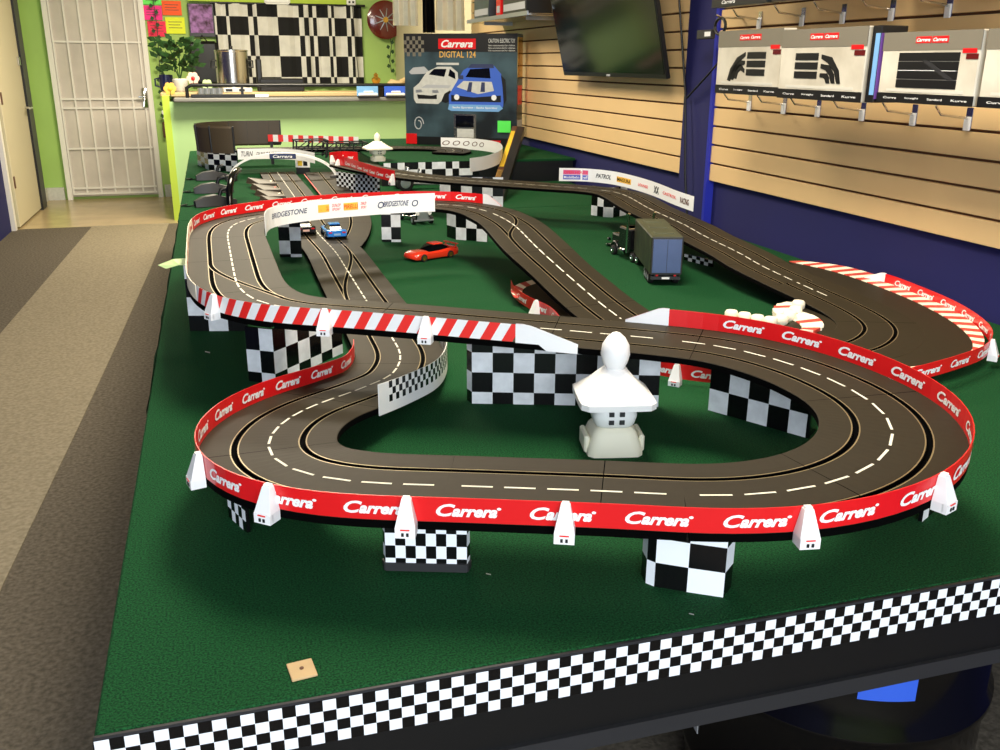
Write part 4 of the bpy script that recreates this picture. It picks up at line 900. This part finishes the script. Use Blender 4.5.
for i, (x, y) in enumerate(((689, 613), (205, 351), (486, 573))):
    pos = ('right of the folded support near the table edge', 'left of the high corner support', 'in front of the loop near its middle')[i]
    tag(MB().add([tuple(Vector(at(x+a, y+b, c))) for a, b, c in ((0, 0, .0005), (5, 1, .0005), (5, 2.2, .001), (0, 1, .001))]+[tuple(Vector(at(x+a, y+b, 0))) for a, b in ((0, 0), (5, 1), (5, 2.2), (0, 1))], [(0, 1, 2, 3), (7, 6, 5, 4), (0, 1, 5, 4), (1, 2, 6, 5), (2, 3, 7, 6), (3, 0, 4, 7)]).build('paper_scrap', 'white_dull'), 'tiny white paper scrap on the turf, '+pos, 'scrap')

# ================================================================== BIG CAR BOX
BRZ = -0.545
bl = (1.27, 6.46)
bxr = thing('car_set_box', 'large dark race set box with two race cars on its front beside the counter', 'box', (bl[0], bl[1], T+PH), BRZ)
BW, BH, BD = .775, .71, .155
MB().box(0, BW, 0, BD, 0, BH, 0, .004).build('carton', 'box_dark', bxr)
def bq(nm, m_, x0, x1, z0, z1, t=.0012): MB().box(x0*BW, x1*BW, -t, .001, z0*BH, z1*BH).build(nm, m_, bxr)
bq('printed_band', 'black', .0, 1.0, .84, .999); bq('printed_band', 'black', 0, 1, 0, .075)
q = MB()
for i in range(7):
    for j in range(5):
        if (i+j) % 2: q.box(BW*i*.026, BW*(i+1)*.026, -.0016, 0, BH*(.80+j*.035), BH*(.80+(j+1)*.035))
q.build('printed_checks', 'box_top', bxr)
bq('logo_panel', 'red', .31, .64, .865, .955, .0018); flat_text('lettering', 'Carrera', 'white', bxr, (.335*BW, -.0026, .878*BH), (1, 0, 0), (0, 0, 1), .28*BW, .066*BH, .03, .35)
flat_text('lettering', 'DIGITAL 124', 'digital_orange', bxr, (.32*BW, -.0022, .79*BH), (1, 0, 0), (0, 0, 1), .32*BW, .055*BH, .01)
flat_text('lettering', 'CAUTION: ELECTRIC TOY', 'white_dull', bxr, (.75*BW, -.0022, .92*BH), (1, 0, 0), (0, 0, 1), .23*BW, .035*BH, .01)
for k_ in range(3): flat_text('lettering', 'Not recommended for children', 'white_dull', bxr, (.75*BW, -.0022, (.89-.022*k_)*BH), (1, 0, 0), (0, 0, 1), .23*BW, .014*BH, .005)
def poly(nm, m_, pts, t): 
    n = len(pts); V = [(x*BW, -t, z*BH) for x, z in pts]+[(x*BW, 0, z*BH) for x, z in pts]; mesh(nm, V, [tuple(range(n))]+[(i, (i+1) % n, n+(i+1) % n, n+i) for i in range(n)], m_, None, bxr)
poly('printed_white_car', 'white_dull', [(.08, .42), (.08, .52), (.13, .56), (.20, .66), (.30, .71), (.42, .71), (.48, .66), (.49, .50), (.44, .44), (.33, .40), (.30, .375), (.10, .38)], .0016)
poly('printed_windscreen', 'glass_dark', [(.22, .64), (.27, .69), (.38, .69), (.36, .62)], .0022); poly('printed_grille', 'black', [(.11, .46), (.24, .45), (.29, .46), (.29, .42), (.12, .42)], .0022)
poly('printed_blue_car', 'bright_blue', [(.40, .34), (.40, .46), (.46, .56), (.53, .68), (.60, .72), (.80, .72), (.86, .65), (.89, .54), (.88, .36), (.80, .325), (.44, .325)], .0024)
poly('printed_windscreen', 'glass_dark', [(.55, .62), (.59, .69), (.76, .70), (.77, .61)], .003); poly('printed_hood', 'white_dull', [(.47, .53), (.53, .585), (.78, .58), (.80, .50), (.66, .47)], .003); poly('printed_nose', 'black', [(.42, .40), (.42, .46), (.62, .44), (.86, .46), (.86, .40)], .003)
poly('printed_wheel', 'black', [(.33, .40), (.36, .47), (.41, .50), (.44, .46), (.42, .41), (.37, .385)], .0019); poly('printed_far_car', 'label_grey', [(.04, .66), (.08, .70), (.18, .71), (.22, .67), (.18, .645), (.06, .64)], .0014)
poly('printed_hood_lines', 'label_grey', [(.15, .52), (.20, .55), (.42, .545), (.40, .52)], .0021); poly('printed_side_window', 'glass_dark', [(.395, .63), (.41, .69), (.455, .655), (.46, .60)], .0022)
poly('printed_headlight', 'silver', [(.10, .475), (.10, .50), (.15, .505), (.16, .48)], .0022); poly('printed_headlight', 'silver', [(.25, .475), (.25, .50), (.30, .50), (.31, .475)], .0022); poly('printed_rear_wing', 'white_dull', [(.29, .725), (.29, .745), (.49, .745), (.49, .725)], .0016)
poly('printed_roof', 'sign_navy', [(.57, .70), (.60, .735), (.79, .735), (.80, .70)], .0032); poly('printed_side', 'black', [(.86, .64), (.90, .60), (.91, .42), (.885, .38), (.875, .53)], .0034); poly('printed_mirror', 'sign_navy', [(.49, .60), (.49, .635), (.53, .635), (.53, .60)], .0034)
for k_ in (0, 1): poly('printed_hood_stripe', 'sign_navy', [(.56+.12*k_, .49), (.58+.11*k_, .575), (.61+.11*k_, .575), (.60+.12*k_, .49)], .0036)
flat_text('lettering', 'Sachs Sporting - Sachs Sporting', 'white', bxr, (.43*BW, -.0042, .335*BH), (1, 0, 0), (0, 0, 1), .40*BW, .022*BH, .02)
poly('printed_spoiler', 'sky_blue', [(.39, .33), (.40, .375), (.85, .375), (.88, .345), (.84, .315), (.42, .315)], .0034)
for x in (.47, .80):
    for z in (.44,): MB().lathe([(.018, -.003), (.018, 0)], x*BW, -.002, z*BH, 14, 0, 'y').build('printed_headlight', 'white', bxr)
bq('printed_photo', 'steel', .44, .64, .06, .29, .0016); bq('printed_photo', 'glass_dark', .46, .62, .17, .275, .0024); bq('printed_photo', 'white_dull', .47, .62, .075, .155, .0024)
bq('printed_label', 'red', .0, .10, .005, .10, .0018); bq('printed_label', 'red', .76, .86, .01, .055, .0018)
mb = MB(); mb.tube([( (.12+.045*math.cos(t)*(1-t/14))*BW, -.002, (.19+.07*math.sin(t)*(1-t/14))*BH) for t in np.linspace(0, 8, 40)], .004, 6); mb.build('printed_track', 'label_grey', bxr)
MB().box(BW, BW+.0015, .01, BD-.01, .62*BH, .97*BH).build('side_label', 'gold', bxr); MB().box(BW, BW+.0015, .02, BD-.02, .38*BH, .55*BH).build('side_label', 'red', bxr); MB().box(BW, BW+.0015, .01, BD-.01, .05*BH, .24*BH).build('side_label', 'label_grey', bxr)
gt = thing('price_tag', 'bright green price tag stuck on the front of the big car box', 'tag', (bl[0]+.90*BW*math.cos(BRZ)-.006, bl[1]+.90*BW*math.sin(BRZ)-.010, T+PH+.13*BH), BRZ); MB().box(-.05, .04, -.002, .002, 0, .075, 0, .001).build('card', 'fluor_green', gt)

# ================================================================== COUNTER AND REAR OF THE ROOM
ct = thing('service_counter', 'green counter with a dark edged ledge in front of the kitchen corner', 'counter', (0.8, 9.4, 0))
CX0, CX1 = -0.40, 2.02
bx('front_panel', 'green_counter', ct, CX0+.06-.8, CX1-.8, -.18, -.14, 0, T+.31); bx('end_panel', 'lime_wall', ct, CX0-.8, CX0+.06-.8, -.20, .38, 0, T+.36)
bx('ledge', 'grey_ledge', ct, CX0+.10-.8, CX1-.8, -.30, .0, T+.31, T+.345, .008); bx('counter_top', 'tan', ct, CX0-.02-.8, CX1-.8, 0.0, .5, T+.345, T+.385, .008)
bx('back_panel', 'green_counter', ct, CX0+.06-.8, CX1-.8, .36, .40, 0, T+.345)
gr = thing('display_rail', 'low black framed glass display rail along the counter ledge', 'display rail', (0.8, 9.18, T+.345))
MB().tube([(-.98, 0, 0), (-.98, 0, .085), (-.94, 0, .11), (1.2, 0, .11)], .016, 8).build('top_rail', 'black', gr, 60)
for x in (-.50, .62, 1.14): bx('rail_post', 'black', gr, x-.012, x+.012, -.012, .012, 0, .11)
MB().box(.64, 1.18, -.003, .003, .0, .10).build('side_glass', 'glass_dark', gr)
# small boxed cars behind the rail
for i, (x, m_, lab) in enumerate(((1.44, 'sky_blue', 'small clear boxed toy car with pale blue card, left of the two on the ledge'), (1.70, 'label_blue', 'small clear boxed toy car with stronger blue card next to the big car box'))):
    b_ = thing('boxed_car', lab, 'box', (x, 9.13, T+.345)); MB().box(-.10, .10, -.05, .02, 0, .012, 0, .002).build('tray', 'black', b_); MB().box(-.10, .10, .018, .022, .012, .10).build('card', m_, b_)
    MB().box(-.09, .09, -.03, -.005, .012, .04, 0, .008).box(-.04, .05, -.028, -.007, .04, .058, 0, .006).build('toy', 'white', b_)
# checkered curtain
cu = thing('checkered_curtain', 'black and white checkered cloth hanging on the green rear wall', 'curtain', (0.9, 10.88, T))
wd = [.02, .10, .03, .19, .05, .04, .21, .22, .05, .05, .045, .04, .12, .035, .03, .13, .045, .03, .09]
tot = sum(wd); V = []; F = []; M = []; x = .13-.9; rows = [.40, .50, .715, .925, 1.11, 1.235]; k_ = 0
for ci, w0 in enumerate(wd):
    w1 = w0*1.55/tot
    for j in range(4):
        xa, xb = x+w1*j/4, x+w1*(j+1)/4
        for r in range(len(rows)-1):
            q = []
            for xx, zz in ((xa, rows[r]), (xb, rows[r]), (xb, rows[r+1]), (xa, rows[r+1])): q.append((xx, .018*math.sin(xx*26)+.01*math.sin(xx*61), zz))
            n0 = len(V); V += q; F.append((n0, n0+1, n0+2, n0+3)); M.append((ci+r) % 2)
    x += w1
mesh('cloth', V, F, ['cloth_black', 'curtain_white'], M, cu)
MB().tube([(-.80, 0, 1.24), (.82, 0, 1.24)], .012, 8).build('rod', 'black', cu, 60)
wt = thing('lime_header', 'lime yellow board above the checkered cloth on the rear wall', 'board', (0.5, 10.90, T)); bx('board', 'lime_wall', wt, -.62, 1.1, -.03, .03, 1.25, 1.75)
MB().box(.15, .42, -.05, -.03, 1.235, 1.30, 0, .02).build('sticker', 'white', wt)
sk = thing('hanging_skull', 'small white and black ornament above the right part of checkered cloth', 'ornament', (1.56, 10.80, T+1.24)); MB().box(-.05, .05, -.01, .01, 0, .06, 0, .01).build('face', 'white', sk); MB().box(-.03, -.01, -.015, -.01, .02, .04).box(.01, .03, -.015, -.01, .02, .04).build('eyes', 'black', sk); MB().tube([(.01, 0, 0), (.05, 0, -.8)], .004, 6).build('cord', 'black', sk)
# steel urn
ur = thing('steel_urn', 'tall brushed steel pot standing on the counter before the checkered cloth', 'pot', (0.24, 9.62, T+.385))
MB().lathe([(.13, 0), (.15, .006), (.15, .36), (.155, .365), (.155, .375), (.0, .385)], n=40).build('pot', 'steel', ur, 40); MB().tube([(.0, 0, .385), (.0, 0, .41)], .018, 10).build('lid_knob', 'black', ur, 60)
for s_ in (-1, 1): MB().tube([(s_*.15, 0, .28), (s_*.19, 0, .28), (s_*.19, 0, .22), (s_*.15, 0, .22)], .008, 8).build('handle', 'black', ur, 60)
bkt = thing('dark_appliance', 'dark boxy appliance on the counter right of the steel pot', 'appliance', (0.58, 9.68, T+.385)); MB().box(-.10, .32, -.1, .1, 0, .12, 0, .01).build('body', 'black', bkt); MB().box(-.12, -.07, -.08, .08, .0, .30, 0, .01).build('tower', 'black', bkt)
tray = thing('dark_tray', 'flat black tray lying on the counter ledge with white end label', 'tray', (0.15, 9.20, T+.345)); MB().box(-.30, .30, -.05, .05, 0, .03, 0, .006).build('tray', 'black', tray); MB().box(.26, .38, -.052, .02, .004, .03, 0, .003).build('label', 'white', tray)
stk = thing('napkin_box', 'pale striped small box behind the rail below the steel pot', 'box', (0.28, 9.45, T+.385)); MB().box(-.14, .12, -.05, .05, 0, .04, 0, .004).build('box', 'white_dull', stk); MB().box(-.12, -.06, -.052, -.05, .01, .03).box(-.0, .05, -.052, -.05, .01, .03).build('print', 'black', stk)
# left end of the counter: plants, flowers, mugs
vs = thing('leafy_plant', 'bushy green potted plant at the left end of the counter', 'plant', (-.24, 9.56, T+.385))
MB().lathe([(.05, 0), (.065, .02), (.07, .11), (.06, .12)], n=20).build('pot', 'white_dull', vs, 40)
mb = MB()
for i in range(150):
    a = random.uniform(0, 2*PI); r1 = random.uniform(.03, .20); h0 = random.uniform(.18, .46); w_ = .024
    c_ = Vector((r1*math.cos(a), r1*math.sin(a)*.6, h0)); d_ = Vector((math.cos(a+random.uniform(-1, 1)), math.sin(a), random.uniform(-.2, .9))).normalized()*.085; s_ = d_.cross(Vector((0, 1, .3))).normalized()*w_
    mb.add([c_, c_+d_*.5+s_, c_+d_, c_+d_*.5-s_], [(0, 1, 2, 3)])
mb.build('leaves', 'leaf', vs)
mb = MB()
for i in range(9): a = i*.7; mb.tube([(0, 0, .1), (.05*math.cos(a), .03*math.sin(a), .25), (.11*math.cos(a), .07*math.sin(a), .36)], .004, 6)
mb.build('stems', 'leaf', vs, 60)
def flower(x, y, z, r, m_, label, base=True):
    f_ = thing('flower', label, 'flower', (x, y, z)); 
    for i in range(6):
        a = i*PI/3; MB().lathe([(.001, -.004), (r*.42, -.002), (r*.42, .002), (.001, .004)], r*.55*math.cos(a), 0, r*.55*math.sin(a)+.09, 10, 0, 'y').build('petal', m_, f_, 60)
    MB().lathe([(.001, -.012), (r*.3, -.006), (r*.3, .006)], 0, -.004, .09, 10, 0, 'y').build('centre', 'yellow' if m_ != 'flower_pink' else 'red', f_)
    MB().tube([(0, 0, 0), (0, 0, .09)], .005, 6).build('stem', 'leaf', f_)
flower(-.12, 9.42, T+.42, .06, 'flower_pink', 'pale pink flower with red centre standing in front of the green plant')
flower(.0, 9.40, T+.36, .055, 'tape_green', 'pale green flower low at the right of the pink flower')
flower(-.33, 9.40, T+.33, .06, 'flower_yellow', 'yellow flower at the far left end of the counter')
mg = thing('mug', 'dark navy mug on the counter left end behind the yellow flower', 'mug', (-.37, 9.80, T+.385)); MB().lathe([(.05, 0), (.062, .01), (.062, .15), (.055, .15), (.05, .02)], n=24).build('cup', 'mug_navy', mg, 40); MB().tube([(-.06, 0, .12), (-.10, 0, .11), (-.10, 0, .05), (-.06, 0, .04)], .008, 8).build('handle', 'mug_navy', mg, 60)
bw = thing('glass_tumblers', 'cluster of grey glassware on the counter right of the flowers', 'glassware', (.02, 9.36, T+.345))
for i in range(4): MB().lathe([(.025, 0), (.032, .08), (.028, .08), (.022, .01)], -.08+i*.055, .0, 0, 14).build('tumbler', 'silver', bw, 40)
pc = thing('flower_print', 'dark picture with purple blossoms hanging left of the checkered cloth', 'picture', (0.0, 10.90, T+.80)); MB().box(-.13, .13, -.02, .02, .10, .43, 0, .004).build('frame', 'black', pc); MB().box(-.115, .115, -.023, -.019, .14, .42).build('print', 'flower_purple', pc)
dk = thing('dark_wall_bag', 'dark cloth bag hanging below the purple flower picture', 'bag', (0.04, 10.88, T+.42)); MB().box(-.20, .10, -.05, .03, .0, .44, 0, .03).build('bag', 'black', dk); MB().tube([(-.08, -.03, .43), (-.05, -.03, .5), (.0, -.03, .43)], .006, 8).build('strap', 'black', dk)
for i, (x0, x1, z0, z1, m_, nm) in enumerate(((-.565, -.385, 1.06, 1.20, 'note_magenta', 'magenta paper note, upper left of the bright notes on the rear wall'), (-.54, -.36, .90, 1.05, 'note_red', 'pinkish red paper note, lower left of the bright notes'), (-.38, -.19, 1.11, 1.25, 'note_orange', 'orange paper note, upper right of the bright notes'), (-.36, -.17, .93, 1.09, 'note_yellow', 'yellow paper note, lower right of the bright notes beside the plant'), (-.56, -.38, 1.21, 1.32, 'note_green', 'light green paper note at the top of the bright notes'))):
    n_ = thing('paper_note', nm, 'note', ((x0+x1)/2, 10.925, T+(z0+z1)/2), 0, None); MB().box(-(x1-x0)/2, (x1-x0)/2, -.004, 0, -(z1-z0)/2, (z1-z0)/2).build('sheet', m_, n_)
    mb = MB()
    for k in range(3): mb.box(-(x1-x0)*.35, (x1-x0)*(.35-.1*(k % 2)), -.0052, -.004, (z1-z0)*(.2-.18*k), (z1-z0)*(.2-.18*k)+.006)
    mb.build('handwriting', 'brown_wood', n_)
def garland(x, y, z0, z1, n, label, w_=.03):
    g = thing('leaf_garland', label, 'garland', (x, y, z1)); mb = MB(); mb.tube([(0, 0, 0), (.015, 0, (z0-z1)*.3), (-.01, 0, (z0-z1)*.7), (.01, 0, z0-z1)], .004, 6); mb.build('vine', 'black', g, 60); mb = MB()
    for i in range(n):
        z = (z0-z1)*(i+.5)/n; s_ = 1 if i % 2 else -1; mb.add([(0, -.01, z), (s_*w_, -.014, z+.02), (s_*w_*1.5, -.01, z-.01), (s_*w_*.7, -.014, z-.03)], [(0, 1, 2, 3)])
    mb.build('leaves', 'leaf', g)
garland(-.46, 10.86, T+.02, T+1.35, 22, 'dark hanging ivy garland between the white security door and the notes')
garland(1.98, 10.86, T+.55, T+.95, 8, 'short leaf garland below the red wheel clock')
ext = thing('fire_alarm', 'small red box on the wall beside the ivy garland', 'box', (-.47, 10.90, T-.12)); MB().box(-.025, .025, -.03, .03, 0, .16, 0, .005).build('box', 'brown_wood', ext); MB().box(-.02, .02, -.035, .0, .19, .28, 0, .005).build('button_box', 'white', ext)
wc = thing('wheel_clock', 'round dark red wheel shaped wall clock above the counter', 'clock', (1.93, 10.86, T+1.10))
MB().lathe([(.19, -.02), (.20, -.03), (.17, -.045), (.0, -.035)], 0, 0, 0, 40, 0, 'y').build('rim', 'wheel_red', wc, 50)
for i in range(9): a = i*2*PI/9; MB().tube([(.02*math.cos(a), -.05, .02*math.sin(a)), (.12*math.cos(a), -.045, .12*math.sin(a))], [.008, .003], 6).build('spoke', 'silver', wc)
MB().lathe([(.03, -.06), (.03, -.04)], 0, 0, 0, 16, 0, 'y').build('hub', 'gold', wc, 40)
tp = thing('trophy', 'small gold trophy figure on the counter beside the big car box', 'trophy', (1.60, 9.60, T+.385)); MB().lathe([(.045, 0), (.045, .03), (.02, .04), (.015, .06), (.04, .09), (.045, .12), (.02, .14), (.022, .16), (.0, .18)], n=20).build('figure', 'gold', tp, 50)
sl = thing('sea_shell', 'curved tan shell-like ornament right of the gold trophy', 'ornament', (1.80, 9.60, T+.385)); MB().tube([(-.10, 0, .03), (-.04, 0, .07), (.03, 0, .06), (.10, 0, .12)], [.03, .05, .045, .02], 12).build('shell', 'tan', sl, 60)
# hanging clothes and goods over the big box
for i, (x, y, z, w_, h_, m_, lab) in enumerate(((1.60, 7.62, .93, .20, .48, 'cloth_white', 'cream cloth hanging left of the black garment, above the big car box'), (1.775, 7.58, .88, .10, .52, 'black', 'narrow black garment hanging between the cream cloths'), (1.955, 7.62, .90, .24, .50, 'cloth_white', 'cream cloth hanging nearest the slat panel corner'))):
    g = thing('hanging_cloth', lab, 'cloth', (x-.08, y, T+z)); nseg = 14; V = []
    for j in range(nseg+1):
        xx = -w_/2+w_*j/nseg; yy = .02*math.sin(j*1.4)
        for yo in (0, .012): V += [(xx, yy+yo, 0), (xx*.92, yy+yo, h_)]
    MB().add(V, [(4*j, 4*j+4, 4*j+5, 4*j+1) for j in range(nseg)]+[(4*j+3, 4*j+7, 4*j+6, 4*j+2) for j in range(nseg)]).build('cloth', m_, g, 60)
    MB().tube([(0, 0, h_), (0, 0, h_+.06), (.03, 0, h_+.08)], .005, 8).build('hanger', 'chrome', g, 60)
# ================================================================== RIGHT WALL GOODS
tv = thing('television', 'large black flat television tilted on the slat wall', 'television', (1.95, 4.54, T+.60)); tv.rotation_euler = (0, math.radians(-13), 0)
TVW, TVH = 1.29, .74
MB().box(-.02, .0, -TVW/2, TVW/2, 0, TVH, 0, .003).box(.0, .03, -TVW/2+.2, TVW/2-.2, .12, TVH-.1, 0, .004).build('cabinet', 'black', tv); MB().box(-.022, -.019, -TVW/2+.012, TVW/2-.012, .022, TVH-.012).build('screen', 'screen', tv)
MB().box(-.024, -.019, -.02, .02, .006, .014).build('badge', 'label_grey', tv); MB().box(.03, .07, -.3, .3, .2, .5, 0, .005).build('wall_bracket', 'dark_grey', tv)
cb2 = thing('power_cable', 'thin black cable hanging from the television beside the blue column', 'cable', (2.0, 3.95, T)); MB().tube([(-.02, -.02, .95), (-.0, -.10, .55), (-.005, -.13, .42), (-.01, -.17, .2), (.0, -.2, .0)], .005, 8).build('cable', 'black', cb2, 60); MB().tube([(-.005, -.13, .52), (-.02, -.35, .63), (-.03, -.48, .70)], .004, 8).build('cable_branch', 'black', cb2, 60)
def hook(y, z, L, label):
    L = .10
    h_ = thing('display_hook', label, 'hook', (WX-.024, y, T+z)); MB().box(-.004, 0, -.012, .012, -.03, .03, 0, .001).build('hook_plate', 'chrome', h_); MB().tube([(-.004, 0, .0), (-L, 0, .012), (-L-.02, 0, .035)], .0035, 8).build('hook_arm', 'chrome', h_, 60)
    MB().box(-.010, -.004, -.010, .010, -.032, .005).build('price_holder', 'white', h_); return h_
def setbox(y0, y1, z0, z1, x0, dep, kind, label, top='box_grey', name='track_set_box'):
    b_ = thing(name, label, 'box', (x0, (y0+y1)/2, T+z0)); w_ = y1-y0; h_ = z1-z0
    MB().box(0, dep, -w_/2, w_/2, 0, h_, 0, .003).build('carton', top, b_)
    # local helpers: u runs from the far end (left in view) to the near end
    def pn(nm, m_, u0, u1, v0, v1, t=.0012): MB().box(-t, .001, w_/2-u1*w_, w_/2-u0*w_, v0*h_, v1*h_).build(nm, m_, b_)
    def py(nm, m_, pts, t=.002): 
        n = len(pts); V = [(-t, w_/2-u*w_, v*h_) for u, v in pts]+[(0, w_/2-u*w_, v*h_) for u, v in pts]; mesh(nm, V, [tuple(range(n))[::-1]]+[(i, (i+1) % n, n+(i+1) % n, n+i) for i in range(n)], m_, None, b_)
    pn('dark_band', 'black', 0, 1, 0, .14); pn('upper_band', 'box_top', 0, 1, .74, 1.0, .0008)
    pn('logo_panel', 'red', .36, .52, .84, .93, .0016); pn('logo_panel', 'red', .53, .69, .84, .93, .0016)
    for u in (.37, .54): flat_text('lettering', 'Carrera', 'white', b_, (-.0022, w_/2-u*w_, .86*h_), (0, -1, 0), (0, 0, 1), .14*w_, .05*h_, .03, .3)
    pn('corner_print', 'red', .84, .97, .70, .76, .0016); pn('corner_print', 'wheel_red', .88, .99, .62, .69, .0016)
    for k in range(4): flat_text('lettering', ('Curve', 'Straight', 'Standard', 'Kurve')[k], 'white', b_, (-.0020, w_/2-(.08+.24*k)*w_, .055*h_), (0, -1, 0), (0, 0, 1), .15*w_, .03*h_, .01)
    if kind == 'curve_left':
        for k in range(3):
            a0 = [(.20+.05*k+.0, .22+.02*k), (.24+.05*k, .40+.03*k-.02*k), (.34+.03*k, .58-.05*k), (.47, .66-.13*k), (.47, .60-.13*k), (.37+.02*k, .50-.06*k), (.29+.04*k, .34), (.25+.05*k, .20+.02*k)]; py('printed_curve', 'black', a0)
            pn('printed_straight', 'black', .50, .78, .30+.13*k, .40+.13*k, .0016)
    elif kind == 'curve_right':
        for k in range(3):
            pn('printed_straight', 'black', .20, .48, .30+.13*k, .40+.13*k, .0016); a0 = [(.52, .64-.13*k), (.52, .58-.13*k), (.60-.02*k, .52-.10*k), (.68-.05*k, .40-.05*k), (.72-.06*k, .24), (.76-.06*k, .24), (.73-.05*k, .42-.05*k), (.64-.02*k, .60-.11*k)]; py('printed_curve', 'black', a0)
    else:
        for k in range(4): pn('printed_straight', 'black', .20, .82, .22+.125*k, .335+.125*k, .0016)
        pn('printed_centre_line', 'white', .21, .80, .46, .468, .0024); py('printed_crossing', 'dark_grey', [(.45, .60), (.52, .60), (.80, .34), (.73, .34)], .0026)
    pn('light_print', 'box_light', .10, .90, .16, .20, .0010)
    return b_
XB = 1.75
setbox(2.735, 3.140, .562, .770, XB, .05, 'curve_left', 'hanging track box with left-bending curve, next to the blue column')
setbox(2.305, 2.722, .560, .762, XB-.01, .06, 'curve_right', 'hanging track box with right-bending curve and yellowish glare, second from the column')
setbox(1.900, 2.250, .566, .742, XB, .06, 'straight', 'hanging track box showing a wide crossover straight, third from the column')
setbox(1.52, 1.890, .566, .742, XB+.005, .05, 'straight', 'hanging track box cut by the right edge, nearest the camera')
sb = thing('slim_box', 'slim purple-edged dark box standing on end between two hanging track boxes', 'box', (XB+.0, 2.278, T+.562)); MB().box(-.005, .08, -.02, .018, 0, .20, 0, .002).build('carton', 'black', sb); MB().box(-.004, .079, -.0212, -.0195, .01, .18).build('side_print', 'purple', sb); MB().box(-.0062, -.004, -.018, .0, .02, .18).build('front_print', 'sky_blue', sb)
XU = 1.80
for i, (y0, y1) in enumerate(((2.93, 3.30), (2.52, 2.90), (2.10, 2.49), (1.70, 2.07))):
    b_ = thing('track_set_box', ('dark underside of an upper hanging track box nearest the blue column', 'upper hanging box, second from the blue column, mostly above the picture', 'upper hanging box, third from the column, above the picture', 'upper hanging box nearest the camera, above the picture')[i], 'box', (XU, (y0+y1)/2, T+.855)); w_ = (y1-y0)/2
    MB().box(0, .05, -w_, w_, 0, .2, 0, .003).build('carton', 'box_dark', b_); MB().box(-.0012, 0, -w_, w_, 0, .03).build('dark_band', 'black', b_); flat_text('lettering', 'Carrera', 'white', b_, (-.002, w_*.6, .01), (0, -1, 0), (0, 0, 1), w_*.5, .012, .02, .3)
lowl = ('below the far end of the first hanging box', 'below the near end of the first hanging box', 'below the far half of the second hanging box', 'below the slim purple-edged box', 'below the middle of the third hanging box', 'below the near end of the third hanging box')
for i, y in enumerate((3.35, 3.11, 2.90, 2.66, 2.42, 2.20)): hook(y, .52, .20, 'chrome display hook on the slat wall, '+lowl[i])
upl = ('nearest the blue column', 'second from the blue column', 'third from the blue column', 'fourth from the blue column', 'fifth from the blue column', 'nearest the picture edge')
for i, y in enumerate((3.33, 3.05, 2.82, 2.58, 2.34, 2.12)): hook(y, .82, .18, 'chrome display hook in the upper row, '+upl[i])
cc = thing('cable_coil', 'small black coiled cable accessory hanging on the upper hook beside the blue column', 'accessory', (1.93, 3.46, T+.80)); MB().tube([(0, .04*math.cos(t), .03*math.sin(t)) for t in np.linspace(0, 2*PI, 20)], .006, 8).build('coil', 'black', cc, 60); MB().box(-.01, .01, .05, .17, -.045, -.01, 0, .003).build('plug_box', 'dark_grey', cc); MB().tube([(.11, 0, .03), (0, 0, .032), (-.02, 0, .04)], .004, 8).build('hook_arm', 'chrome', cc); MB().box(-.012, -.009, .055, .10, -.035, -.018).build('label', 'white', cc)
# rack left of the television
rk = thing('wall_shelf', 'silver bracket shelf on the slat wall left of the television', 'shelf', (1.92, 6.0, T+.93)); MB().box(-.14, .10, -.62, .72, -.012, 0, 0, .002).build('shelf_board', 'steel', rk); MB().box(-.15, -.14, -.62, .72, -.012, .012, 0, .001).build('front_lip', 'silver', rk)
for y in (-.45, .45): MB().box(-.10, .10, y-.004, y+.004, -.03, -.012).build('bracket', 'silver', rk)
for i, (y, w_, m_, lab) in enumerate(((6.45, .36, 'box_dark', 'dark patterned box at the far end of the silver wall shelf'), (6.05, .10, 'red', 'thin red-orange box in the middle of the silver wall shelf'), (5.72, .46, 'black', 'black patterned box at the near end of the silver wall shelf'))):
    b_ = thing('shelf_box', lab, 'box', (1.86, y, T+.93)); MB().box(-.06, .10, -w_/2, w_/2, 0, .22, 0, .003).build('carton', m_, b_); MB().box(-.062, -.06, -w_/2+.02, w_/2-.02, .03, .07).build('print', 'label_grey', b_)
